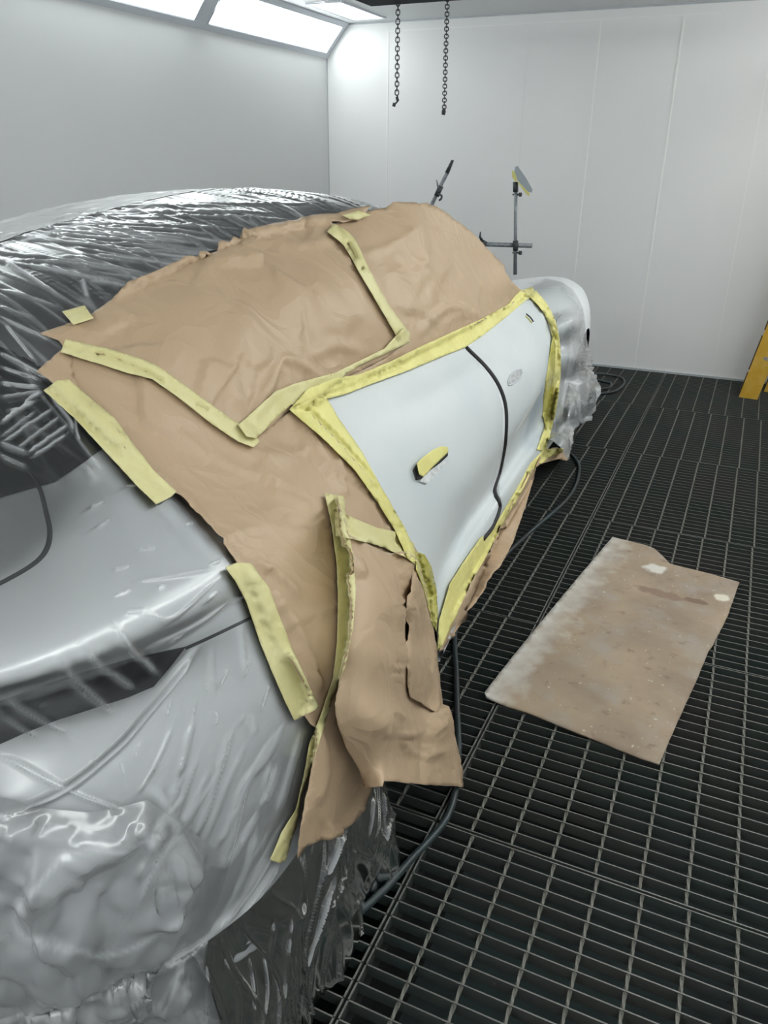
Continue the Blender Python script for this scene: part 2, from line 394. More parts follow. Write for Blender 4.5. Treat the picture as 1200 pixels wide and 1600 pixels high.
# ================================================================== CAR SURFACE
# profile points from sill to centre line; (u,z) for straight stations, (r,z) for the fans at both ends
AX_R, AX_F = -.30, 2.90
S = {
 1.12: [(.6,.19),(.870,.23),(.904,.392),(.864,.425),(.882,.53),(.903,.64),(.895,.735),(.865,.81),(.82,.87),(.752,.935),(.66,1.12),(.55,1.275),(.32,1.37),(0,1.395)],
 .70: [(.6,.19),(.900,.225),(.908,.392),(.868,.425),(.882,.53),(.895,.64),(.88,.73),(.848,.815),(.80,.885),(.715,.96),(.635,1.13),(.535,1.275),(.32,1.37),(0,1.395)],
 .30: [(.6,.19),(.925,.225),(.92,.35),(.905,.44),(.89,.53),(.865,.62),(.84,.70),(.80,.79),(.75,.87),(.655,.975),(.58,1.11),(.50,1.24),(.3,1.335),(0,1.36)],
 0.0: [(.6,.22),(.91,.25),(.935,.38),(.93,.46),(.92,.55),(.90,.64),(.875,.73),(.84,.81),(.785,.88),(.665,.98),(.575,1.10),(.49,1.20),(.3,1.29),(0,1.32)],
 -.30: [(.6,.22),(.90,.25),(.935,.38),(.935,.5),(.925,.61),(.905,.70),(.875,.78),(.845,.84),(.80,.90),(.68,.98),(.585,1.08),(.48,1.155),(.28,1.23),(0,1.26)],
 1.50: [(.6,.19),(.875,.23),(.900,.385),(.856,.42),(.868,.53),(.903,.64),(.893,.73),(.865,.80),(.815,.865),(.745,.93),(.665,1.08),(.565,1.20),(.32,1.30),(0,1.33)],
 1.85: [(.6,.2),(.865,.25),(.899,.37),(.850,.41),(.858,.52),(.892,.64),(.89,.72),(.865,.79),(.81,.865),(.74,.93),(.68,.995),(.57,1.08),(.32,1.14),(0,1.165)],
 2.12: [(.6,.2),(.87,.25),(.895,.36),(.858,.40),(.872,.52),(.897,.64),(.888,.72),(.862,.79),(.81,.87),(.74,.93),(.66,.95),(.52,.985),(.3,1.01),(0,1.02)],
 2.50: [(.6,.2),(.88,.25),(.90,.34),(.905,.42),(.912,.54),(.918,.64),(.915,.75),(.895,.835),(.845,.90),(.76,.945),(.64,.94),(.45,.94),(.25,.95),(0,.96)],
 2.90: [(.6,.22),(.89,.25),(.915,.34),(.918,.42),(.918,.54),(.918,.64),(.912,.735),(.89,.815),(.845,.88),(.755,.92),(.64,.91),(.45,.89),(.25,.90),(0,.905)],
}
FR = {
 20: [(.6,.22),(.945,.25),(.965,.4),(.965,.5),(.95,.61),(.925,.70),(.892,.79),(.885,.86),(.875,.925),(.74,1.0),(.60,1.05),(.42,1.13),(.24,1.205),(0,1.26)],
 37: [(.6,.22),(.92,.25),(.95,.4),(.955,.5),(.945,.62),(.92,.715),(.872,.80),(.905,.88),(.945,.945),(.83,.995),(.62,1.04),(.42,1.11),(.22,1.195),(0,1.26)],
 55: [(.6,.22),(.83,.25),(.86,.4),(.865,.5),(.86,.62),(.84,.715),(.79,.80),(.825,.88),(.865,.95),(.75,.995),(.58,1.03),(.40,1.10),(.21,1.19),(0,1.26)],
 73: [(.5,.22),(.76,.25),(.795,.4),(.80,.5),(.80,.62),(.78,.715),(.73,.80),(.765,.88),(.805,.955),(.70,1.0),(.55,1.03),(.39,1.10),(.21,1.19),(0,1.26)],
 90: [(.5,.22),(.74,.25),(.775,.4),(.78,.5),(.78,.62),(.76,.715),(.71,.80),(.745,.88),(.785,.955),(.68,1.0),(.54,1.03),(.38,1.10),(.21,1.19),(0,1.26)],
}
FFt = {a: [(k[0] * s, k[1] * zs if i < 9 else k[1] * zs) for i, k in enumerate(S[2.90])] for a, s, zs in ((22, 1.0, .985), (42, .98, .95), (60, .86, .90), (76, .76, .86), (90, .72, .85))}
stations = []
for a in (90, 73, 55, 37, 20):
    t = radians(a); stations.append([Vector((r * cos(t), AX_R - r * sin(t), z)) for r, z in FR[a]])
for v in sorted(S): stations.append([Vector((u, v, z)) for u, z in S[v]])
for a in (22, 42, 60, 76, 90):
    t = radians(a); stations.append([Vector((r * cos(t), AX_F + r * sin(t), z)) for r, z in FFt[a]])

def loft(ns, nk, s0=0, s1=None, k0=0, k1=13):
    """dense grid of the right half; returns arrays of points, s parameter and k parameter"""
    s1 = s1 if s1 is not None else len(stations) - 1
    A = np.array([[list(p) for p in st] for st in stations])       # S,14,3
    def cr(P, t):
        n = P.shape[0]; i = np.clip(np.floor(t).astype(int), 0, n - 2); f = t - i
        p1 = P[i]; p2 = P[i + 1]
        p0 = np.where((i > 0).reshape((-1,) + (1,) * (P.ndim - 1)), P[np.maximum(i - 1, 0)], 2 * p1 - p2)
        p3 = np.where((i + 2 < n).reshape((-1,) + (1,) * (P.ndim - 1)), P[np.minimum(i + 2, n - 1)], 2 * p2 - p1)
        f = f.reshape((-1,) + (1,) * (P.ndim - 1))
        return .5 * ((2 * p1) + (p2 - p0) * f + (2 * p0 - 5 * p1 + 4 * p2 - p3) * f ** 2 + (3 * p1 - p0 - 3 * p2 + p3) * f ** 3)
    sp = np.linspace(s0, s1, ns); kp = np.linspace(k0, k1, nk)
    B = cr(A, sp)                                                   # ns,14,3
    C = cr(np.swapaxes(B, 0, 1), kp)                                # nk,ns,3
    return np.swapaxes(C, 0, 1), sp, kp
def grid_mesh(G):
    ns, nk, _ = G.shape
    v = []; 
    for side in (1, -1):
        v += [(side * p[0], p[1], p[2]) for row in G for p in row]
    f = []; off = ns * nk
    for i in range(ns - 1):
        for k in range(nk - 1):
            a, b, c, d = i * nk + k, (i + 1) * nk + k, (i + 1) * nk + k + 1, i * nk + k + 1
            f.append((a, b, c, d)); f.append((off + a, off + d, off + c, off + b))
    return v, f
G, SP, KP = loft(321, 105)
bv, bf = grid_mesh(G)
BW = [cw(*p) for p in bv]
BODY = BVHTree.FromPolygons(BW, bf)
ROLLZ = None

car = empty('car', cw(0, 0, 0), 'white primed car masked with paper and film, tail towards the camera', 'car')
# shell with the wheel arches cut to clean circles
ARCH = [(0.0, .345, .365), (2.77, .345, .365)]
def shell():
    v = [Vector(p) for p in bv]; inside = []
    for p in v:
        q = -1
        for i, (a, z, r) in enumerate(ARCH):
            if abs(p.x) > .55 and (p.y - a) ** 2 + (p.z - z) ** 2 < r * r and p.z < .80: q = i
        inside.append(q)
    keep = []
    for f in bf:
        c = [inside[i] for i in f]
        if all(x >= 0 for x in c): continue
        keep.append(f)
        for i in f:
            if inside[i] >= 0:
                a, z, r = ARCH[inside[i]]; p = v[i]; d = Vector((p.y - a, p.z - z)); L = max(d.length, 1e-6)
                p.y = a + d.x / L * r; p.z = z + d.y / L * r
    o = link('body_shell', [cw(*p) for p in v], keep, M['paint'], car)
    md = o.modifiers.new('weld', 'WELD'); md.merge_threshold = .0005
    return o
body = shell()
mb = MB(); T = Matrix.Translation(CO) @ Matrix.Rotation(TH, 4, 'Z')
mb.box((-.62, -.85, .17), (.62, 3.4, .24), T); mb.build('underbody', M['plasticblack'], car, smooth=False)
for a, z, r in ARCH:
    for s in (1, -1):
        v = []; f = []; n = 24
        for x in (.52, .80):
            for k in range(n + 1):
                t = -0.2 + (pi + .4) * k / n; v.append(cw(s * x, a + (r + .012) * cos(t), max(z + (r + .012) * sin(t), .2)))
        f = [(k, k + 1, n + 2 + k, n + 1 + k) for k in range(n)] + [tuple(range(n + 1))]
        link('wheel_liner', v, f, M['plasticblack'], car)
def wheel(u, v, s):
    c = cw(u, v, .325)
    m = MB(); prof = [(.205, -.09), (.24, -.105), (.30, -.105), (.322, -.085), (.328, 0), (.322, .085), (.30, .105), (.24, .105), (.205, .09)]
    n = 40; vs = []; fs = []
    for k in range(n):
        a = 2 * pi * k / n
        for (r, x) in prof: vs.append(cw(u + x, v + r * cos(a), .325 + r * sin(a)))
    P = len(prof)
    for k in range(n):
        for j in range(P): j2 = (j + 1) % P; k2 = (k + 1) % n; fs.append((k * P + j, k2 * P + j, k2 * P + j2, k * P + j2))
    w_ = link('wheel', vs, fs, M['rubber'], car)
    m = MB()
    x = u + s * .07
    m.tube([cw(u - .08, v, .325), cw(u + .08, v, .325)], .045, 16)
    for k in range(5):
        a = 2 * pi * k / 5 + .3
        m.tube([cw(x, v + .03 * cos(a), .325 + .03 * sin(a)), cw(x + s * .01, v + .2 * cos(a), .325 + .2 * sin(a))], [.03, .022], 8)
    ring = [cw(x + s * .015, v + .205 * cos(2 * pi * k / 32), .325 + .205 * sin(2 * pi * k / 32)) for k in range(32)]
    m.tube(ring, .012, 8, closed=True); m.build('rim', M['alloy'], w_)
for v_ in (0, 2.77):
    wheel(.80, v_, 1); wheel(-.80, v_, -1)

# ------------------------------------------------------------------ patches
def inpoly(x, y, P):
    c = False; n = len(P)
    for i in range(n):
        x1, y1 = P[i]; x2, y2 = P[i - 1]
        if (y1 > y) != (y2 > y) and x < (x2 - x1) * (y - y1) / (y2 - y1) + x1: c = not c
    return c
def densify(P, step, jag=0, rnd=None):
    out = []
    for i in range(len(P)):
        a = Vector(P[i][:2]); b = Vector(P[(i + 1) % len(P)][:2]); n = max(1, int((b - a).length / step))
        for k in range(n):
            p = a.lerp(b, k / n)
            if jag and k: p += Vector((random.uniform(-jag, jag), random.uniform(-jag, jag)))
            out.append(p)
    return out
def triangulate(P, step, jag=0):
    B = densify(P, step, jag); n = len(B); pts = list(B); q = [(p.x, p.y) for p in B]
    x0 = min(p[0] for p in q); x1 = max(p[0] for p in q); y0 = min(p[1] for p in q); y1 = max(p[1] for p in q)
    nb = np.array(q); j = 0; y = y0 + step * .5
    while y < y1:
        x = x0 + (step * .5 if j % 2 else step)
        while x < x1:
            if inpoly(x, y, q) and ((nb - (x, y)) ** 2).sum(1).min() > (step * .45) ** 2: pts.append(Vector((x, y)))
            x += step
        y += step * .87; j += 1
    r = delaunay_2d_cdt(pts, [(i, (i + 1) % n) for i in range(n)], [], 1, 1e-6)
    return [(p.x, p.y) for p in r[0]], [tuple(f) for f in r[2]]
def hit(bvhs, x, y):
    d = ray(x, y); best = None
    for b in bvhs:
        h = b.ray_cast(CC, d, 30)
        if h[0] is not None and (best is None or h[3] < best): best = h[3]
    return best
def body_pt(x, y, off=0.0, bvhs=None):
    t = hit(bvhs or [BODY], x, y)
    if t is None: return None
    return CC + ray(x, y) * (t - off)
def facecam(verts, faces):
    out = []
    for f in faces:
        a, b, c = (verts[i] for i in f[:3]); n = (b - a).cross(c - a)
        out.append(f if n.dot(CC - a) > 0 else tuple(reversed(f)))
    return out
def patch(name, poly, step, mapper, m, parent=None, disp=None, jag=0, thick=None, smooth=True):
    pts, fs = triangulate(poly, step, jag)
    ds = [mapper(x, y) for x, y in pts]
    ok = [i for i, p in enumerate(ds) if p is not None]
    if not ok: print('PATCH EMPTY', name); return None
    if len(ok) < len(ds):
        arr = np.array([pts[i] for i in ok])
        for i, p in enumerate(ds):
            if p is None:
                j = ok[int(((arr - pts[i]) ** 2).sum(1).argmin())]; dep = (ds[j] - CC).length
                ds[i] = CC + ray(*pts[i]) * dep
    fs = facecam(ds, fs)
    if disp: ds = disp(ds, fs, pts)
    c = sum(ds, Vector()) / len(ds)
    o = link(name, ds, fs, m, parent, smooth, origin=c)
    if thick:
        md = o.modifiers.new('thickness', 'SOLIDIFY'); md.thickness = thick; md.offset = -1
    return o, ds, fs
def normals(vs, fs):
    N = [Vector() for _ in vs]
    for f in fs:
        n = (vs[f[1]] - vs[f[0]]).cross(vs[f[2]] - vs[f[0]])
        for i in f: N[i] += n
    return [n.normalized() if n.length > 0 else Vector((0, 0, 1)) for n in N]
def surf_curve(px, off=.0, sub=6, bvhs=None):
    P2 = spline([(x, y, 0) for x, y in px], sub); out = []
    for p in P2:
        q = body_pt(p.x, p.y, off, bvhs)
        if q is not None: out.append(q)
    return out

# doors follow the body surface, just proud of it, so the shut lines stay open between them
rear_door = [(508, 622), (560, 700), (600, 770), (640, 845), (664, 885), (680, 945), (684, 1010), (697, 985), (705, 945), (735, 895), (757, 838), (770, 820), (777, 795), (774, 783), (769, 765), (777, 730), (785, 690), (786, 640), (777, 606), (757, 577), (727, 545), (640, 580), (570, 605)]
front_door = [(733, 543), (763, 574), (783, 604), (793, 640), (793, 690), (786, 730), (778, 765), (783, 782), (784, 795), (776, 822), (765, 838), (790, 800), (830, 733), (852, 700), (857, 685), (860, 660), (868, 620), (872, 580), (866, 530), (850, 495), (823, 466), (780, 500)]
pad = patch('rear_door', rear_door, 8, lambda x, y: body_pt(x, y, .006), M['door'], car)
fdp = patch('front_door', front_door, 5, lambda x, y: body_pt(x, y, .007), M['door'], car)
DOORS = BVHTree.FromPolygons(pad[1] + fdp[1], pad[2] + [tuple(i + len(pad[1]) for i in f) for f in fdp[2]])
# polished area of the front door, its blue-grey sheen painted into the colour
def polish_sheen(o):
    m = M['door'].copy(); m.name = 'door paint with painted sheen'; n = m.node_tree.nodes; l = m.node_tree.links; b = n['Principled BSDF']; tc = [q for q in n if q.type == 'TEX_COORD'][0]
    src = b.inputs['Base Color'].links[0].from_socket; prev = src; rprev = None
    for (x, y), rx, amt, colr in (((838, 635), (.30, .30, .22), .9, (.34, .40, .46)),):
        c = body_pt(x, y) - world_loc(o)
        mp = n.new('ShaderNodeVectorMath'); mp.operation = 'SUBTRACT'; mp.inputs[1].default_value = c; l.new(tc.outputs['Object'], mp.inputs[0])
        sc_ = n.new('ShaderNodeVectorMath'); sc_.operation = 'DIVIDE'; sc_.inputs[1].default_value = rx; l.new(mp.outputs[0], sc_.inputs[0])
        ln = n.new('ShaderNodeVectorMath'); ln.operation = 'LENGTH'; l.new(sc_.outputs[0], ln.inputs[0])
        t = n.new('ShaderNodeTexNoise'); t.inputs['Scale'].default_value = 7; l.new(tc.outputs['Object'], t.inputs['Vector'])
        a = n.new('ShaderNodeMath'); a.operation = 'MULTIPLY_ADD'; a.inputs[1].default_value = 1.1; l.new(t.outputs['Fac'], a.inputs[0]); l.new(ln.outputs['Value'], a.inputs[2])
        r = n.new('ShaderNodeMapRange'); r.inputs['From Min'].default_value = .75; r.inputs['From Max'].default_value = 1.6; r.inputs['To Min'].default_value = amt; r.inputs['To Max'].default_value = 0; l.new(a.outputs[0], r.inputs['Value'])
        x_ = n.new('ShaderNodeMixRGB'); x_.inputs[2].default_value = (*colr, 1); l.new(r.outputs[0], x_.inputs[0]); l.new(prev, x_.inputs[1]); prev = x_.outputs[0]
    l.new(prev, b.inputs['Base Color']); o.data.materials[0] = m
polish_sheen([o for o in COL.objects if o.name == 'front_door'][0])
gap = MB(); gap.tube(surf_curve([(728, 543), (760, 575), (780, 605), (790, 640), (789, 690), (782, 730), (773, 765), (779, 783), (780, 795), (770, 822), (755, 842)], .007), .0080, 8)
gap.build('door_gap_seal', M['black'], car)
g2 = MB(); g2.tube(surf_curve([(290, 1013), (330, 995), (395, 964)], .0), .0028, 6); g2.build('bumper_gap', M['seamline'], car)
lidpx = [(45, 740), (62, 764), (72, 800), (78, 830), (73, 858), (52, 882), (0, 912), (-60, 938), (-140, 965)]
g3 = MB(); g3.tube(surf_curve(lidpx, .0), .0038, 6); g3.build('trunk_lid_gap', M['seamline'], car)
def down(u, v, off=.003):
    p = cw(u, v, 2.0); h = BODY.ray_cast(p, Vector((0, 0, -1)), 3)
    return h[0] + h[1] * off if h[0] is not None and h[1].z > 0 else (h[0] + Vector((0, 0, off)) if h[0] is not None else None)
def mirror(P): return P + [(-x, y) for x, y in reversed(P) if abs(x) > 1e-6]
patch('rear_window', mirror([(0, -.80), (.25, -.79), (.43, -.74), (.53, -.655), (.575, -.55), (.578, -.42), (.572, -.37), (.40, -.37), (0, -.37)]), .03, lambda u, v: down(u, v), M['glass'], car)
patch('roof_glass', mirror([(0, -.372), (.40, -.372), (.572, -.372), (.56, -.3), (.52, 0), (.50, .2), (.50, .5), (.51, 1.0), (.49, 1.28), (.4, 1.32), (0, 1.34)]), .035, lambda u, v: down(u, v), M['roof'], car)
patch('windscreen', mirror([(0, 1.42), (.45, 1.42), (.52, 1.5), (.60, 1.9), (.60, 2.02), (0, 2.06)]), .05, lambda u, v: down(u, v), M['glass'], car)
lamp_poly = [(-160, 1150), (-60, 1113), (0, 1095), (60, 1074), (120, 1053), (200, 1030), (291, 1010), (268, 1040), (240, 1073), (200, 1090), (150, 1106), (90, 1125), (40, 1145), (0, 1163), (-60, 1190), (-160, 1235)]
patch('tail_lamp', lamp_poly, 6, lambda x, y: body_pt(x, y, .0015), M['lamp'], car)

patch('front_wing', [(811, 452), (828, 441), (855, 439), (880, 447), (896, 460), (904, 480), (901, 500), (890, 560), (876, 630), (862, 688), (856, 690), (862, 660), (871, 610), (874, 570), (868, 525), (850, 490), (828, 466)], 5, lambda x, y: body_pt(x, y, .003), M['door'], car)
# door handles
def pxtube(name, px, r, m, off, parent, n=8): mb = MB(); mb.tube(surf_curve(px, off), r, n); return mb.build(name, m, parent)
hd = patch('door_handle', [(647, 735), (655, 722), (690, 700), (700, 702), (700, 712), (662, 748), (652, 750)], 3.5, lambda x, y: body_pt(x, y, .016), M['plasticblack'], pad[0], thick=.012)
patch('handle_recess', [(655, 752), (668, 756), (700, 720), (690, 722), (672, 735)], 3.5, lambda x, y: body_pt(x, y, .017), M['primer'], pad[0])
fd = [o for o in COL.objects if o.name == 'front_door'][0]
cup = [(793, 597), (797, 587), (806, 579), (814, 577), (816, 583), (812, 592), (800, 601), (794, 602)]
patch('handle_recess', cup, 2.5, lambda x, y: body_pt(x, y, .0115), M['cup'], fd)
mb = MB(); mb.tube([body_pt(x, y, .011) for x, y in cup], .0035, 6, closed=True); mb.build('recess_rim', M['seamgrey'], fd)
pxtube('mirror_hole', [(822, 491), (828, 496), (833, 503)], .0045, M['black'], .009, fd)
pxtube('door_tab', [(821, 494), (826, 499), (831, 505)], .004, M['tapedark'], .011, fd)
pxtube('fender_mark', [(868, 508), (871, 498), (878, 491)], .0015, M['seamline'], .004, car)

# ================================================================== FILM SHEETS
def nz(p): return noise.noise(p)
def crease(p, w): return max(0.0, 1 - abs(noise.noise(p)) * w)
def set_haze(o, vals):
    a = o.data.attributes.new('haze', 'FLOAT', 'POINT'); a.data.foreach_set('value', vals)
FILM_PX = [(-900, 200), (700, 200), (640, 338), (560, 345), (420, 368), (350, 393), (240, 440), (170, 478), (120, 510), (102, 580), (120, 640), (275, 768), (340, 850), (385, 892), (435, 960), (502, 1108), (480, 1150), (488, 1200), (484, 1330), (600, 1330), (600, 2600), (-900, 2600)]
COVER_PX = [(175, 475), (240, 432), (350, 388), (470, 352), (560, 342), (640, 330), (690, 340), (790, 430), (820, 470), (640, 560), (400, 640)]
# (points, half width in pixels, height in metres, haze): the creases the photo shows, lying on the car surface
STROKES = [([(0, 409), (104, 478)], 2.6, .006, .7), ([(21, 413), (120, 422), (208, 434)], 2.2, .006, .5), ([(46, 365), (150, 390), (254, 420)], 2, .005, .4), ([(121, 351), (288, 407)], 2, .004, .4),
 ([(0, 459), (96, 488)], 2, .005, .5), ([(0, 486), (58, 505)], 2, .005, .45), ([(0, 501), (88, 542)], 2.4, .006, .6), ([(8, 509), (60, 574)], 2.2, .005, .6), ([(0, 555), (77, 599)], 2.6, .006, .6), ([(0, 578), (72, 603)], 1.8, .004, .5),
 ([(0, 605), (67, 613)], 2.4, .006, .7), ([(0, 628), (67, 618)], 2, .005, .6), ([(0, 670), (30, 648), (60, 632)], 2.2, .006, .95), ([(12, 649), (35, 645), (50, 628), (75, 618)], 2.2, .005, .95), ([(129, 442), (137, 476)], 3, .006, .8), ([(137, 447), (192, 451)], 1.6, .004, .6),
 ([(0, 700), (90, 642)], 1.2, .003, .7), ([(0, 690), (60, 648)], 1.0, .003, .5), ([(40, 716), (112, 668)], 1.3, .003, .8), ([(20, 712), (100, 655)], .9, .003, .6), ([(48, 722), (108, 684)], 1.2, .003, .7), ([(0, 698), (45, 715)], 3.5, .005, .45), ([(0, 718), (44, 738)], 3, .005, .4), ([(75, 618), (100, 650), (112, 668), (114, 684)], 3, .005, .7), ([(118, 655), (120, 680), (126, 700)], 1.4, .003, .7),
 ([(167, 979), (242, 1050)], 5, .004, .5), ([(121, 1012), (208, 1071)], 5, .004, .45), ([(88, 1029), (175, 1108)], 5, .004, .45), ([(0, 1071), (117, 1150)], 5, .005, .4), ([(0, 1100), (62, 1150)], 4, .004, .4), ([(97, 1050), (179, 1115)], 4, .003, .35),
 ([(300, 1012), (271, 1050), (227, 1110), (179, 1169), (97, 1234), (0, 1272)], 5, .012, .75), ([(0, 1175), (90, 1225), (200, 1267)], 3.5, .007, .6),
 ([(347, 1158), (330, 1230), (303, 1305)], 2.5, .006, .35), ([(379, 1218), (360, 1300), (336, 1375)], 3, .006, .4), ([(450, 1267), (390, 1370), (320, 1472)], 4, .010, .5), ([(440, 1330), (380, 1420), (330, 1480)], 3, .008, .5), ([(372, 970), (380, 1060)], 2, .003, .25), ([(325, 1010), (330, 1090)], 2, .003, .2),
 ([(200, 740), (330, 870)], 12, .002, .06), ([(200, 917), (270, 905), (330, 893)], 2.2, .004, .35), ([(205, 960), (260, 965), (340, 905)], 2.2, .003, .3), ([(220, 1003), (300, 970), (350, 940)], 1.8, .003, .3), ([(400, 1110), (415, 1065)], 2, .004, .6), ([(385, 1030), (375, 1060)], 1.6, .004, .5), ([(135, 735), (150, 760)], 3, .003, .3), ([(115, 685), (160, 745)], 2, .003, .35),
 ([(320, 1512), (390, 1468), (460, 1418), (525, 1378)], 8, .012, .5), ([(330, 1500), (460, 1405), (540, 1350)], 4, .008, .6), ([(225, 1220), (260, 1260), (300, 1360), (310, 1420)], 7, .008, .25), ([(205, 1280), (240, 1330), (250, 1420)], 6, .008, .3)]
rs = random.Random(5)
for _ in range(46):       # short loose glints, painted as haze, on the quarter and bumper side
    x, y = rs.uniform(140, 470), rs.uniform(740, 1330)
    if y < 1000: a = rs.uniform(-.9, -.1)
    else: a = rs.uniform(-2.0, -1.1)
    L = rs.uniform(8, 34); STROKES.append(([(x, y), (x + L * cos(a) * .5 + rs.uniform(-2, 2), y + L * sin(a) * .5), (x + L * cos(a), y + L * sin(a))], rs.uniform(.9, 1.9), .0025, rs.uniform(.25, .6)))
for _ in range(26):       # thin long wrinkles on the bumper side, falling towards the wheel
    x, y = rs.uniform(250, 480), rs.uniform(1120, 1300); L = rs.uniform(60, 180); a = rs.uniform(1.75, 2.15)
    STROKES.append(([(x, y), (x + L * cos(a) * .5 + rs.uniform(-5, 5), y + L * sin(a) * .5), (x + L * cos(a), y + L * sin(a))], rs.uniform(1.5, 4), .005, rs.uniform(.15, .38)))
for _ in range(60):       # long fine streaks over the roof
    y0 = rs.uniform(318, 430); x0 = rs.uniform(-40, 260); L = rs.uniform(90, 330); yr = 318 + (y0 - 318) * .9
    sl = (y0 - 322) / 110 * .26 - .03; cv = rs.uniform(-3, 5)
    STROKES.append(([(x0, y0), (x0 + L * .5, y0 + sl * L * .5 - cv), (x0 + L, y0 + sl * L)], rs.uniform(.9, 2.0), .0045, rs.uniform(.2, .65)))
def stroke_field(XY, strokes=None):
    h = np.zeros(len(XY)); z = np.zeros(len(XY))
    for pts, wd, amp, hz in (STROKES if strokes is None else strokes):
        if strokes is None: wd = max(wd, 2.1)
        P = np.array([(p.x, p.y) for p in spline([(x, y, 0) for x, y in pts], 5)]); n = len(P) - 1
        box = (XY[:, 0] > P[:, 0].min() - wd * 3) & (XY[:, 0] < P[:, 0].max() + wd * 3) & (XY[:, 1] > P[:, 1].min() - wd * 3) & (XY[:, 1] < P[:, 1].max() + wd * 3)
        idx = np.nonzero(box)[0]
        if not len(idx): continue
        Q = XY[idx]; best = np.full(len(idx), 1e9); T = np.zeros(len(idx))
        for i in range(n):
            a, b = P[i], P[i + 1]; d = b - a; t = np.clip(((Q - a) @ d) / max(d @ d, 1e-9), 0, 1)
            ds = np.linalg.norm(Q - a - t[:, None] * d, axis=1); m = ds < best; best[m] = ds[m]; T[m] = (i + t[m]) / n
        tap = np.clip(np.minimum(T, 1 - T) * 6, .25, 1) ; g = np.exp(-(best / (wd * (.6 + .4 * tap))) ** 2) * tap
        h[idx] = np.maximum(h[idx], amp * g); z[idx] = np.maximum(z[idx], hz * g)
    return h, z
def film_rear():
    Gf, sp, kp = loft(800, 660, 0, 12, 1.0, 13)
    ns, nk, _ = Gf.shape
    du = np.gradient(Gf, axis=0); dk = np.gradient(Gf, axis=1)
    N = np.cross(dk, du); L = np.linalg.norm(N, axis=2, keepdims=True); N = N / np.maximum(L, 1e-9)
    c = N[ns // 2, nk // 3]
    if c[0] < 0: N = -N
    V = []; keep = []; hz = []; PX = []
    for side in (1, -1):
        step = 1
        for i in range(ns):
            for k in range(nk):
                if side < 0 and (i % 3 or k % 3):
                    V.append(None); keep.append(False); hz.append(0); PX.append((-9e3, -9e3)); continue
                p = Vector(Gf[i, k]); kk = kp[k]; ok = p.y < 1.45
                n = Vector(N[i, k]); p.x *= side; n.x *= side; P = cw(*p)
                x, y = proj(P)
                if side > 0 and ok: ok = inpoly(x, y, FILM_PX) or (kk > 11.3 and not inpoly(x, y, COVER_PX))
                keep.append(ok); PX.append((x, y))
                if not ok: V.append(None); hz.append(0); continue
                roof = min(1, max(0, (kk - 9.4) / 1.2)) * min(1, max(.15, (p.y + .9) / .6))
                q = Vector((p.x * 1.0 + p.y * .3, p.y * 15 + p.x * 4.0, p.z * 4))
                q2 = Vector((p.x * 1.6, p.y * 42 + p.x * 11, p.z * 6 + 5))
                a = crease(q, 13) * roof; b = crease(q2, 9) * roof
                low = nz(p * 5) * .003 + .003 + nz(p * 12) * .0012
                V.append((P, XH * n.x + YH * n.y + Vector((0, 0, n.z)), .0065 + low + .0032 * a + .0018 * b))
                h = .42 * a ** 2 + .30 * b ** 2 + .01 * roof
                if kk < 6.5 and roof < .5: h += .16 * min(1, (6.5 - kk) / 2.5) + .10 * max(0, nz(p * 4))
                hz.append(h)
    XY = np.array(PX); sh, sz = stroke_field(XY); half = ns * nk; sh[half:] = 0; sz[half:] = 0
    f = []
    def q_(o, i, k, s):
        a, b, c, d = o + i * nk + k, o + (i + s) * nk + k, o + (i + s) * nk + k + s, o + i * nk + k + s
        if keep[a] and keep[b] and keep[c] and keep[d]: f.append((a, b, c, d) if o == 0 else (a, d, c, b))
    for i in range(ns - 1):
        for k in range(nk - 1): q_(0, i, k, 1)
    for i in range(0, ns - 3, 3):
        for k in range(0, nk - 3, 3): q_(half, i, k, 3)
    used = sorted({i for q in f for i in q}); idx = {j: i for i, j in enumerate(used)}
    V2 = [V[i][0] + V[i][1] * (V[i][2] + float(sh[i])) for i in used]; f2 = [tuple(idx[i] for i in q) for q in f]
    return V2, f2, [min(1.0, max(hz[i], float(sz[i]))) for i in used]
fv, ff, fh = film_rear()
film = empty('plastic_film', cw(0, -.3, 0), 'clear plastic masking film wrinkled over the roof, tail and bumper of the car', 'plastic film')
o = link('film_sheet', fv, ff, M['film'], film); set_haze(o, fh)
FILM = BVHTree.FromPolygons(fv, ff)

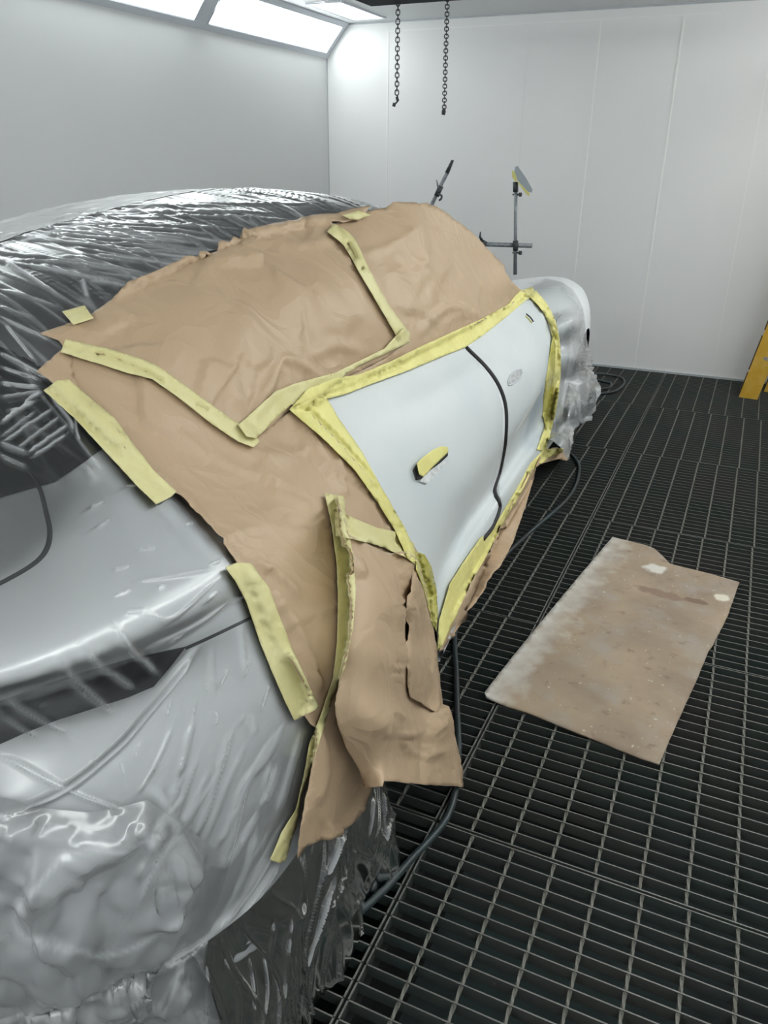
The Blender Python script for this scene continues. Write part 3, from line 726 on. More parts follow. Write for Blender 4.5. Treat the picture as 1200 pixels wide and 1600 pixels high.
def skirt():
    """loose hem of the film hanging from the bumper edge to the grating"""
    top = []
    n = 900
    for i in range(n + 1):
        s = i / n * 5.55                                     # rear fan centre round to the side behind the wheel
        g, _, _ = loft(2, 2, s, s + 1e-4, 1.25, 1.26); top.append(Vector(g[0, 0]))
    V = []; hz = []; m = 72
    for i, p in enumerate(top):
        nb = top[min(i + 1, n)] - top[max(i - 1, 0)]; out = Vector((nb.y, -nb.x, 0)).normalized()
        if out.dot(Vector((p.x, p.y - .6, 0))) < 0: out = -out
        L = i / n
        for k in range(m + 1):
            t = k / m; z = p.z + .10 - (p.z + .10 - .012) * t
            wv = noise.noise(Vector((L * 9, t * 1.5, 7))) * 1.2
            fold = (noise.noise(Vector((L * 22 + wv, t * .8, 3))) * .045 + noise.noise(Vector((L * 60 + wv * 2, t * 1.4, 9))) * .014) * (.25 + t ** .7)
            cr = crease(Vector((L * 46 + wv * 2 + t * 1.5, t * 1.5, 1)), 9)
            fold += .007 * cr
            q = p + out * (.018 + .05 * t * t + fold * min(1, t * 5) + .01 * sin(t * 3))
            V.append(cw(q.x, q.y, z))
            hz.append(min(1, .02 + .40 * cr ** 3 + .35 * crease(Vector((L * 24 - t * 2, t * 5, 5)), 14) ** 2))
    f = [(i * (m + 1) + k, (i + 1) * (m + 1) + k, (i + 1) * (m + 1) + k + 1, i * (m + 1) + k + 1) for i in range(n) for k in range(m)]
    HS = [([(292, 1500), (270, 1550), (249, 1600)], 6, 0, .8), ([(303, 1494), (330, 1540), (352, 1600)], 4, 0, .6), ([(390, 1490), (398, 1540), (400, 1600)], 3, 0, .5), ([(412, 1480), (420, 1540), (415, 1600)], 3, 0, .5), ([(460, 1425), (450, 1500), (444, 1600)], 3.5, 0, .6), ([(520, 1385), (500, 1450), (471, 1537)], 4, 0, .8),  # bright highlight streaks down the hem, painted as haze on its creases
          ([(585, 1240), (582, 1280), (574, 1320)], 3, 0, .6), ([(617, 1270), (590, 1350), (552, 1429)], 4, 0, .7), ([(542, 1300), (525, 1340), (509, 1375)], 5, 0, .8), ([(430, 1440), (420, 1500)], 3, 0, .5), ([(350, 1490), (372, 1550), (375, 1600)], 3, 0, .45), ([(600, 1240), (606, 1280)], 3, 0, .5), ([(480, 1410), (470, 1460)], 3, 0, .6), ([(555, 1330), (530, 1400), (510, 1430)], 3, 0, .6), ([(210, 1540), (235, 1600)], 6, 0, .4)]
    _, z_ = stroke_field(np.array([proj(p) for p in V]), HS); V = [p + (p - cw(.3, -.2, p.z)).normalized() * .010 * float(b) for p, b in zip(V, z_)]; hz = [min(1, .05 + max(a * .8, float(b))) for a, b in zip(hz, z_)]
    o = link('film_hem', V, f, M['film3'], film); set_haze(o, hz)
    return V, f
sv, sf = skirt()
SKIRT = BVHTree.FromPolygons(sv, sf)

def near(bv, x, y):
    t = hit(bv, x, y)
    return t if t is not None and wc(CC + ray(x, y) * t).x > .3 else None
# ------------------------------------------------------------------ thin plate spline over measured points
def tps(ctrl):
    X = []; D = []
    for x, y, kind, val in ctrl:
        if kind == 'b':
            t = hit([BODY], x, y)
            if t is None: print('MISS', x, y); continue
            t -= val
        else:
            P = pc(x, y, 'uvz'.index(kind), val); t = (P - CC).length
        X.append((x / 500, y / 500)); D.append(math.log(t))
    X = np.array(X); n = len(X); D = np.array(D)
    def K(a, b):
        r2 = ((a[:, None] - b[None]) ** 2).sum(2); return np.where(r2 > 0, r2 * np.log(np.maximum(r2, 1e-12)), 0)
    A = np.zeros((n + 3, n + 3)); A[:n, :n] = K(X, X) + np.eye(n) * 2e-4; P = np.c_[np.ones(n), X]; A[:n, n:] = P; A[n:, :n] = P.T
    w_ = np.linalg.solve(A, np.r_[D, 0, 0, 0])
    def fn(x, y, clamp=.010):
        q = np.array([[x / 500, y / 500]]); t = math.exp(float((K(q, X) @ w_[:n])[0] + np.r_[1, q[0]] @ w_[n:]))
        h = near([BODY], x, y); h2 = min([q for q in (hit([FILM], x + a, y + b) for a, b in ((0, 0), (5, 0), (-5, 0), (0, 5), (0, -5))) if q is not None], default=None)
        if h is not None and t > h - clamp: t = h - clamp
        if h2 is not None and h is not None and t > h2 - .006: t = min(t, max(h2, h - .05) - .006)
        return CC + ray(x, y) * t
    return fn
def facet(p, s):
    c = noise.voronoi(p * s)[1][0]; c = Vector(c); r = noise.random_unit_vector() if False else Vector((sin(c.x * 91.7 + c.y * 13), sin(c.y * 77.3 + c.z * 29), sin(c.z * 57.1 + c.x * 41)))
    return (p - c / s).dot(r)
def paper_disp(a1=.010, a2=.004, seed=0, folds=()):
    def fn(vs, fs, pts):
        N = normals(vs, fs); out = []
        fh_, _ = stroke_field(np.array(pts), [(p, w_, a, 0) for p, w_, a in folds]) if folds else (np.zeros(len(vs)), 0)
        for i, (v, n) in enumerate(zip(vs, N)):
            p = v + Vector((seed, seed * .7, 0)); w_ = Vector((nz(p * 2), nz(p * 2 + Vector((9, 0, 0))), nz(p * 2 + Vector((0, 9, 0))))) * .3
            c = max(0, nz(p * 1.7 + Vector((3, 3, 3))) + .25) * 1.4
            h = abs(nz((p + w_) * 2.8)) * 2 * a1 + (abs(nz((p + w_) * 8)) * 2 * a2 + abs(nz((p + w_ * 2) * 17)) * a2 * .8) * c
            out.append(v + n * max(0, h + float(fh_[i]) + facet(p + w_ * .6, 3.6) * .045 + facet(p + w_, 8) * .022))
        return out
    return fn
FOLD_A = [([(388, 655), (400, 640), (425, 590), (440, 560), (470, 572), (500, 590)], 7, .012), ([(430, 560), (445, 590), (452, 610)], 5, .008), ([(250, 440), (330, 420), (420, 370)], 14, .006), ([(440, 430), (520, 470), (560, 520)], 16, .007), ([(375, 660), (360, 560), (390, 470)], 22, .010), ([(440, 375), (480, 385), (520, 372)], 5, .008), ([(455, 395), (480, 380), (495, 355)], 4, .007), ([(480, 560), (520, 540), (570, 550)], 9, .008)]
FOLD_B = [([(650, 535), (670, 500), (700, 482), (740, 490)], 6, .012), ([(690, 512), (710, 495), (745, 492)], 4, .008), ([(640, 340), (655, 400), (640, 470)], 10, .010), ([(600, 420), (640, 440), (680, 420)], 9, .008), ([(560, 400), (620, 380), (650, 350)], 7, .008), ([(700, 400), (670, 450), (665, 490)], 8, .007)]
FOLD_C = [([(460, 650), (490, 700), (530, 760)], 6, .012), ([(400, 700), (430, 760), (500, 800)], 14, .008), ([(380, 880), (420, 890), (470, 940)], 7, .010), ([(420, 910), (470, 1000), (500, 1090)], 10, .010), ([(475, 1120), (500, 1180), (480, 1280)], 9, .010), ([(350, 700), (420, 720), (480, 700)], 12, .007), ([(470, 660), (520, 720), (545, 790)], 5, .008)]
FOLD_D = [([(612, 1150), (660, 1145), (700, 1125)], 5, .010), ([(625, 1150), (650, 1180), (700, 1170)], 8, .010), ([(545, 870), (600, 900), (640, 880)], 8, .008)]
# ================================================================== KRAFT PAPER
upper = tps([(455, 640, 'b', .012), (500, 612, 'b', .012), (550, 590, 'b', .012), (635, 560, 'b', .012), (700, 530, 'b', .012), (760, 500, 'b', .012), (818, 462, 'b', .012),
             (390, 690, 'b', .012), (330, 650, 'b', .02), (240, 590, 'b', .025), (160, 560, 'b', .02), (100, 540, 'b', .02), (68, 520, 'b', .02), (140, 480, 'b', .02),
             (200, 437, 'b', .018), (280, 402, 'b', .018), (350, 384, 'b', .018), (420, 362, 'b', .018), (500, 355, 'b', .02),
             (300, 500, 'b', .04), (420, 480, 'b', .05), (500, 450, 'b', .05), (560, 430, 'b', .05), (440, 590, 'b', .05), (600, 480, 'b', .05), (650, 430, 'b', .05), (700, 450, 'b', .05),
             (560, 345, 'u', .50), (640, 322, 'u', .55), (690, 333, 'u', .585), (742, 368, 'u', .63), (780, 412, 'u', .67), (803, 442, 'u', .71)])
def umap(x, y): return upper(x, y)
paperA = [(62, 521), (100, 508), (140, 492), (175, 468), (200, 440), (240, 425), (290, 402), (330, 392), (352, 380), (390, 360), (430, 348), (470, 342), (520, 338), (560, 331), (575, 330), (560, 352), (515, 352), (545, 385), (570, 425), (600, 480), (635, 528), (600, 560), (520, 600), (455, 640), (390, 695), (330, 650), (240, 592), (165, 560), (100, 545), (92, 532)]
A_ = patch('masking_paper', paperA, 6, umap, M['paper'], disp=paper_disp(.010, .004, 0, FOLD_A), jag=.6, thick=.0006)
tag(A_[0], 'large brown paper sheet taped over the rear side window and roof edge', 'masking paper')
paperB = [(515, 352), (540, 342), (590, 326), (640, 319), (668, 317), (690, 329), (722, 350), (742, 367), (765, 392), (785, 418), (800, 440), (812, 452), (825, 458), (790, 482), (740, 508), (690, 535), (638, 560), (560, 595), (500, 620), (455, 640), (520, 600), (600, 560), (635, 528), (600, 480), (570, 425), (545, 385)]
B_ = patch('masking_paper', paperB, 6, lambda x, y: umap(x, y) + ray(x, y) * -.002, M['paper'], disp=paper_disp(.010, .004, 3, FOLD_B), jag=.5, thick=.0006)
tag(B_[0], 'brown paper sheet taped over the front side window, beneath the metal stand', 'masking paper')
lower = tps([(58, 580, 'b', .015), (100, 548, 'b', .018), (240, 600, 'b', .02), (390, 690, 'b', .012), (455, 645, 'b', .012), (160, 690, 'b', .012), (275, 775, 'b', .012), (330, 830, 'b', .012), (365, 875, 'b', .012),
             (400, 950, 'b', .012), (440, 1030, 'b', .012), (490, 1110, 'b', .012), (560, 735, 'b', .012), (610, 800, 'b', .012), (645, 860, 'b', .012), (500, 800, 'b', .03), (400, 780, 'b', .02), (300, 700, 'b', .02),
             (520, 900, 'b', .035), (450, 900, 'b', .02), (530, 1000, 'u', .945), (500, 1150, 'u', .955), (470, 1290, 'u', .97), (463, 1338, 'u', .97), (560, 1100, 'u', .97), (580, 1240, 'u', .98), (520, 1310, 'u', .98),
             (600, 900, 'u', .925)])
paperC = [(58, 581), (80, 566), (97, 550), (165, 565), (240, 597), (330, 655), (392, 693), (430, 660), (458, 642), (480, 650), (520, 690), (560, 735), (600, 785), (632, 835), (650, 865), (640, 900), (600, 920), (600, 1100), (590, 1200), (578, 1228), (565, 1265), (545, 1288), (520, 1306), (478, 1322), (464, 1342), (462, 1330), (466, 1290), (478, 1220), (486, 1165), (483, 1140), (470, 1118), (478, 1100), (445, 1040), (418, 985), (392, 920), (372, 880), (345, 845), (318, 815), (285, 778), (240, 745), (170, 690), (110, 630), (78, 596)]
C_ = patch('masking_paper', paperC, 6, lower, M['paper'], disp=paper_disp(.010, .004, 6, FOLD_C), jag=.8, thick=.0006)
tag(C_[0], 'brown paper sheet over the rear quarter, narrowing to a torn tip beside the bumper film', 'masking paper')
wheelp = tps([(520, 770, 'u', .87), (545, 850, 'u', .935), (600, 865, 'u', .955), (648, 875, 'u', .945), (668, 960, 'u', .945), (682, 1020, 'u', .96),
              (530, 950, 'u', .965), (530, 1060, 'u', .985), (540, 1150, 'u', 1.0), (568, 1228, 'u', 1.01), (598, 1228, 'u', 1.06), (612, 1130, 'u', 1.05), (625, 1020, 'u', 1.02), (628, 950, 'u', 1.0),
              (650, 1000, 'u', .965), (665, 1100, 'u', .985), (640, 1180, 'u', 1.03), (690, 1110, 'u', 1.01), (722, 1232, 'u', 1.075)])
paperD = [(527, 775), (545, 835), (600, 862), (632, 868), (650, 878), (664, 930), (676, 985), (683, 1020), (688, 1065), (692, 1100), (700, 1120), (712, 1165), (722, 1200), (723, 1230), (660, 1226), (600, 1220), (598, 1229), (568, 1229), (562, 1205), (540, 1168), (527, 1130), (523, 1100), (533, 1050), (545, 1000), (548, 940), (540, 870), (530, 820)]
def wheelfold(x, y):
    xl = float(np.interp(y, [860, 900, 960, 1040, 1140, 1225], [622, 620, 621, 617, 607, 599])); dx = x - xl; g = min(1, max(0, (y - 865) / 60))
    f = max(0, 1 + dx / 75) if dx < 0 else max(0, 1 - dx / 9)
    return wheelp(x, y, .02) - ray(x, y) * (.026 * f * g)
D_ = patch('masking_paper', paperD, 6, wheelfold, M['paper'], disp=paper_disp(.006, .003, 9, FOLD_D), jag=.7, thick=.0006)
tag(D_[0], 'brown paper sheet draped loose over the rear wheel down to the grating', 'masking paper')
# folded-over flap lying on the wheel sheet
flap = [(637, 925), (643, 895), (651, 876), (658, 905), (668, 950), (680, 1010), (686, 1060), (690, 1100), (684, 1114), (658, 1102), (640, 1090), (633, 1070), (632, 1000)]
fp = patch('folded_flap', flap, 6, lambda x, y: wheelp(x, y, .02) - ray(x, y) * (.024 + .060 * max(0, 1 - (y - 915) / 195) * min(1, max(0, (y - 874) / 40))), M['paper'], parent=D_[0], disp=paper_disp(.004, .003, 13), thick=.0006)
sill = tps([(700, 985, 'u', .905), (735, 925, 'u', .89), (770, 855, 'u', .885), (800, 790, 'u', .885), (830, 728, 'u', .885), (688, 1012, 'u', .93), (735, 950, 'u', .93), (775, 885, 'u', .935), (800, 845, 'u', .93), (815, 790, 'u', .92), (833, 745, 'u', .90)])
paperE = [(686, 1018), (690, 1000), (705, 960), (730, 912), (756, 866), (790, 800), (825, 735), (836, 728), (833, 748), (821, 790), (809, 825), (801, 850), (782, 886), (760, 922), (738, 954), (711, 988), (692, 1016)]
E_ = patch('masking_paper', paperE, 5, lambda x, y: sill(x, y, .012), M['paper'], disp=paper_disp(.010, .004, 17), jag=.4, thick=.0006)
tag(E_[0], 'narrow brown paper strip hanging below the door sill beside the grating', 'masking paper')
paperF = [(832, 728), (842, 712), (862, 700), (886, 706), (886, 720), (870, 718), (850, 724), (836, 729)]
fr = tps([(835, 727, 'u', .90), (858, 704, 'u', .89), (886, 708, 'u', .90), (850, 724, 'u', .92), (870, 718, 'u', .92)])
F_ = patch('masking_paper', paperF, 4, lambda x, y: fr(x, y, .01), M['paper'], disp=paper_disp(.008, .004, 21), thick=.0006)
tag(F_[0], 'small crumpled brown paper piece tucked under the front end behind the front door', 'masking paper')
PAP = [BVHTree.FromPolygons(q[1], q[2]) for q in (A_, B_, C_, D_, E_, F_, fp)]

# ================================================================== FRONT FILM (over the front wing and wheel)
ffilm = tps([(808, 437, 'b', .02), (835, 433, 'u', .60), (862, 436, 'u', .62), (890, 448, 'u', .70), (905, 468, 'u', .80), (912, 487, 'u', .88), (828, 462, 'b', .012), (858, 495, 'b', .012), (876, 540, 'b', .012), (880, 590, 'b', .012), (866, 660, 'b', .012), (860, 700, 'u', .93),
             (900, 500, 'u', .93), (895, 560, 'u', .945), (885, 640, 'u', .96), (915, 520, 'u', .90), (922, 570, 'u', .92), (928, 600, 'u', 1.0), (920, 650, 'u', 1.0), (890, 712, 'u', 1.0), (870, 700, 'u', .97)])
frontfilm_poly = [(800, 440), (806, 436), (830, 433), (855, 435), (878, 441), (895, 452), (904, 466), (911, 482), (914, 500), (914, 525), (921, 560), (924, 585), (930, 600), (931, 615), (926, 640), (918, 657), (902, 664), (893, 675), (893, 690), (887, 705), (886, 718), (878, 716), (873, 700), (862, 693), (857, 702), (852, 690), (862, 660), (871, 610), (874, 570), (870, 530), (855, 495), (832, 468), (820, 460)]
def film_disp(vs, fs, pts):
    N = normals(vs, fs); out = []
    for v, n, (x, y) in zip(vs, N, pts):
        k = max(0, min(1, (x - 885) / 20)) * max(0, min(1, (y - 500) / 60)); k = max(k, min(1, max(0, (y - 655) / 30)))
        out.append(v + n * ((abs(nz(Vector((v.x * 10, v.y * 10, v.z * 1.8)))) * .04 + abs(nz(Vector((v.x * 22, v.y * 22, v.z * 5)))) * .012) * k + abs(nz(v * 6)) * .0012))
    return out
r_ = patch('front_plastic_film', frontfilm_poly, 3.2, lambda x, y: ffilm(x, y, .010), M['film4'], disp=film_disp)
tag(r_[0], 'milky plastic film bunched over the front wing and front wheel', 'plastic film')
FS = [([(905, 490), (908, 540), (915, 600), (905, 660)], 3, 0, .5), ([(900, 495), (890, 560), (878, 640), (868, 690)], 2.5, 0, .35), ([(925, 600), (930, 620), (918, 650), (900, 660)], 3, 0, .9), ([(903, 625), (915, 630), (926, 618)], 2.5, 0, .8), ([(902, 610), (903, 640), (905, 660)], 2.5, 0, .7), ([(885, 655), (870, 690)], 3, 0, .7), ([(893, 670), (886, 700), (880, 714)], 3, 0, .8), ([(868, 680), (885, 660), (900, 655)], 3, 0, .6), ([(870, 445), (900, 470), (910, 490)], 4, 0, .35), ([(868, 475), (875, 520), (880, 560)], 3, 0, .2)]
fpts = triangulate(frontfilm_poly, 3.2)[0]; _, fz = stroke_field(np.array(fpts), FS)
set_haze(r_[0], [min(1, max(float(z_), .02 + .3 * crease(v * 9, 11) ** 2 * (y > 600) + (.22 if (x > 888 and y > 500) or y > 650 else 0))) for v, (x, y), z_ in zip(r_[1], fpts, fz)])
FF = BVHTree.FromPolygons(r_[1], r_[2])

# crumpled extra film over the bumper corner
bump_poly = [(-220, 1210), (-60, 1235), (0, 1245), (60, 1262), (140, 1270), (185, 1262), (230, 1250), (300, 1300), (360, 1345), (330, 1450), (318, 1508), (345, 1600), (330, 1760), (-220, 1760)]
def edge_dist(x, y, P):
    q = np.array(P, float); best = 1e9
    for i in range(len(q)):
        a, b = q[i - 1], q[i]; d = b - a; t = min(1, max(0, ((np.array((x, y)) - a) @ d) / (d @ d))); best = min(best, float(np.hypot(*(np.array((x, y)) - a - t * d))))
    return best
def bump_map(x, y):
    t = hit([BODY, SKIRT, FILM], x, y)
    if t is None: return None
    return CC + ray(x, y) * (t - .004 - .022 * min(1, edge_dist(x, y, bump_poly) / 50))
def bump_disp(vs, fs, pts):
    N = normals(vs, fs); out = []
    for v, n, (x, y) in zip(vs, N, pts):
        w_ = Vector((nz(v * 4), nz(v * 4 + Vector((9, 0, 0))), nz(v * 4 + Vector((0, 9, 0))))) * .12; e = min(1, edge_dist(x, y, bump_poly) / 60)
        out.append(e * (facet(v + w_, 11) * .20 + facet(v + w_ * .5, 23) * .24 + .008))
    nb = [set() for _ in vs]
    for f in fs:
        for i in f: nb[i].update(f)
    for _ in range(1): out = [sum(out[j] for j in q) / len(q) for q in nb]
    return [v + n * h for v, n, h in zip(vs, N, out)]
b_ = patch('bumper_film_layer', bump_poly, 6, bump_map, M['film2'], film, disp=bump_disp)
set_haze(b_[0], [min(1, .16 + .35 * crease(v * 6, 12) ** 2 + .45 * abs(nz(v * 7))) * min(1, edge_dist(x, y, bump_poly) / 45) for v, (x, y) in zip(b_[1], triangulate(bump_poly, 6)[0])])

# ================================================================== MASKING TAPE
ALLB = [BODY, DOORS, FILM, FF, *PAP]
def tape_poly(name, poly, label, m='tape', off=.0045, step=5, bv=None, jag=.3):
    def mp(x, y):
        c = [near(bv or ALLB, x + a, y + b) for a, b in ((0, 0), (7, 0), (-7, 0), (0, 7), (0, -7), (5, 5), (-5, 5), (5, -5), (-5, -5))]
        if c[0] is None: return None
        t = min([q for q in c if q is not None and q > c[0] - .03]); return CC + ray(x, y) * (t - off)
    def dsp(vs, fs, pts):
        N = normals(vs, fs); return [v + n * (abs(nz(v * 30)) * .0012) for v, n in zip(vs, N)]
    q = patch(name, poly, step, mp, M[m], disp=dsp, jag=jag, thick=.0004)
    tag(q[0], label, 'masking tape'); ALLB.append(BVHTree.FromPolygons(q[1], q[2])); return q
def strip(px, wd):
    """px: centre points, wd: widths in pixels at those points"""
    P = spline([(x, y, 0) for x, y in px], 5); W = spline([(a, 0, 0) for a in (wd if isinstance(wd, (list, tuple)) else [wd] * len(px))], 5)
    L, R = [], []
    for i, p in enumerate(P):
        t = (P[min(i + 1, len(P) - 1)] - P[max(i - 1, 0)]).normalized(); n = Vector((-t.y, t.x, 0)); h = W[i].x / 2
        L.append((p.x + n.x * h, p.y + n.y * h)); R.append((p.x - n.x * h, p.y - n.y * h))
    return L + R[::-1]
TP = 'masking_tape'
tape_poly(TP, strip([(516, 355), (545, 378), (570, 425), (602, 480), (630, 524)], [17, 20, 16, 15, 20]), 'narrow tape running down the paper from the roof edge to the belt tape')
tape_poly(TP, [(102, 530), (170, 545), (236, 566), (256, 578), (300, 610), (352, 648), (395, 675), (406, 690), (396, 699), (372, 690), (330, 662), (280, 622), (238, 592), (200, 583), (150, 567), (95, 550)], 'wide tape zigzagging down the paper over the rear pillar')
tape_poly(TP, [(372, 664), (432, 610), (458, 600), (525, 582), (600, 545), (630, 512), (640, 517), (640, 535), (560, 572), (520, 600), (476, 640), (455, 632), (440, 645), (400, 685), (385, 682)], 'wide tape climbing from the zigzag corner to the lower end of the narrow tape')
tape_poly(TP, [(68, 610), (90, 594), (108, 593), (145, 625), (178, 652), (200, 682), (240, 735), (276, 768), (268, 776), (244, 788), (215, 760), (180, 722), (150, 690), (118, 655)], 'tape joining paper to film, upper edge beside the rear window')
tape_poly(TP, [(352, 886), (370, 879), (392, 880), (420, 918), (432, 950), (455, 1010), (480, 1065), (499, 1106), (460, 1126), (445, 1095), (425, 1050), (405, 1000), (385, 940), (366, 905)], 'wide tape joining paper to film on the quarter above the bumper')
tape_poly(TP, [(507, 770), (520, 773), (537, 775), (541, 810), (552, 870), (556, 920), (552, 980), (540, 1040), (520, 1090), (505, 1140), (490, 1190), (470, 1245), (463, 1290), (446, 1345), (436, 1349), (422, 1343), (440, 1300), (462, 1265), (474, 1215), (484, 1160), (500, 1120), (520, 1060), (527, 1000), (528, 940), (526, 880), (518, 820)], 'long tape falling down the rear quarter to the bumper, joining two paper sheets')
tape_poly(TP, [(522, 798), (545, 806), (590, 825), (625, 832), (648, 850), (640, 875), (628, 868), (590, 852), (550, 842), (525, 838)], 'short tape bridging from the long tape to the rear wheel arch')
tape_poly(TP, [(97, 487), (132, 477), (146, 497), (115, 508)], 'small square tape tab on the film at the paper corner')
tape_poly(TP, [(535, 336), (560, 329), (580, 336), (560, 343), (545, 342)], 'small tape tab on the roof where film and paper meet')
tape_poly(TP, [(452, 640), (480, 608), (520, 592), (560, 585), (610, 565), (660, 540), (700, 522), (722, 512), (755, 497), (790, 478), (812, 455), (832, 448), (838, 462), (823, 468), (795, 492), (760, 520), (728, 542), (690, 557), (640, 578), (580, 600), (545, 614), (510, 624), (480, 640)], 'bright yellow tape along the belt line above both doors', 'tape2', step=4)
tape_poly(TP, [(452, 640), (500, 615), (512, 624), (530, 655), (562, 700), (600, 768), (630, 820), (648, 858), (652, 885), (636, 872), (618, 830), (590, 785), (555, 735), (510, 690), (475, 660)], 'bright yellow tape down the rear edge of the rear door', 'tape2', step=4)
tape_poly(TP, strip([(832, 458), (852, 482), (866, 515), (871, 560), (868, 610), (860, 655), (850, 690), (846, 705)], [14, 12, 11, 11, 11, 11, 13, 16]), 'bright yellow tape down the front edge of the front door', 'tape2', step=3)
tape_poly(TP, [(683, 1018), (686, 970), (703, 912), (729, 871), (751, 840), (766, 832), (783, 805), (808, 762), (828, 725), (850, 702), (880, 700), (880, 706), (860, 714), (842, 727), (831, 736), (814, 770), (792, 808), (772, 845), (756, 876), (734, 914), (716, 955), (700, 990), (690, 1010)], 'bright yellow tape along the door sill from wheel arch to front end', 'tape2', step=4)
tape_poly(TP, [(650, 862), (663, 866), (674, 885), (682, 920), (684, 955), (682, 988), (676, 978), (668, 945), (660, 915), (650, 888)], 'crinkled olive tape lining the front side of the rear wheel arch', 'tapedark', step=3)
tape_poly(TP, [(864, 520), (868, 540), (866, 600), (860, 640), (854, 672), (848, 650), (849, 620), (855, 580), (860, 545)], 'crinkled olive tape inside the front door edge tape', 'tapedark', step=3)
tape_poly(TP, [(651, 724), (660, 715), (676, 703), (690, 697), (699, 698), (701, 706), (690, 716), (676, 730), (662, 745), (655, 741)], 'yellow tape wrapped over the rear door handle', 'tape2', off=.022, step=3, bv=[BODY])

# ================================================================== FLOOR THINGS
def board():
    o0 = at(760, 1090, 2, .01); o0.z = .004
    px = [(760, 1091), (757, 1083), (800, 1028), (850, 967), (900, 907), (957, 840), (985, 846), (1008, 851), (1022, 857), (1034, 868), (1047, 882), (1100, 896), (1155, 911), (1150, 925), (1138, 960), (1113, 1010), (1107, 1018), (1090, 1060), (1060, 1125), (1034, 1185), (1030, 1195), (1000, 1185), (940, 1160), (880, 1137), (820, 1112), (790, 1103)]
    yv = (at(957, 840, 2, .01) - o0); yv.z = 0; yv.normalize(); xv = Vector((yv.y, -yv.x, 0))
    loc = []
    for x, y in px: d = at(x, y, 2, .008) - o0; loc.append((d.dot(xv), d.dot(yv)))
    pts, fs = triangulate(loc, .02, .0006)
    def zt(x, y): return .006 + .006 * (.5 + nz(Vector((x * 4, y * 3, 1)))) * min(1, max(0, (x + .02) * 6)) + .004 * math.exp(-max(x, 0) * 30)
    top = [Vector((x, y, zt(x, y))) for x, y in pts]
    if (top[fs[0][1]] - top[fs[0][0]]).cross(top[fs[0][2]] - top[fs[0][0]]).z < 0: fs = [tuple(reversed(f)) for f in fs]
    o = link('cardboard_sheet', top, fs, M['board'], smooth=True)
    md = o.modifiers.new('thickness', 'SOLIDIFY'); md.thickness = .005; md.offset = -1
    o.matrix_world = Matrix(((xv.x, yv.x, 0, o0.x), (xv.y, yv.y, 0, o0.y), (0, 0, 1, .002), (0, 0, 0, 1)))
    return tag(o, 'dirty brown cardboard sheet with white overspray lying on the floor grating', 'cardboard')
board()

def hose():
    r = .009
    P = [at(x, y, 2, r) for x, y in [(885, 640), (905, 632), (925, 618), (960, 612), (975, 600), (970, 590), (940, 588), (900, 590), (880, 600), (915, 612), (948, 607), (955, 602), (948, 597), (900, 594), (850, 640), (860, 680), (885, 703), (905, 730), (890, 775), (830, 830), (785, 872), (740, 920), (712, 980), (713, 1050), (714, 1100), (716, 1180), (702, 1270), (640, 1345), (590, 1400), (530, 1440), (460, 1480)]]
    P[-1].x -= .1
    for i in range(6, 10): P[i].z += .018
    c = P[16]
    pts = spline(P, 8); mb = MB(); mb.tube(pts, r, 12)
    o = mb.build('air_hose', M['hose'], origin=Vector((c.x, c.y, 0)))
    tag(o, 'black air hose coiled near the far wall, running along the car on the grating', 'hose')
hose()

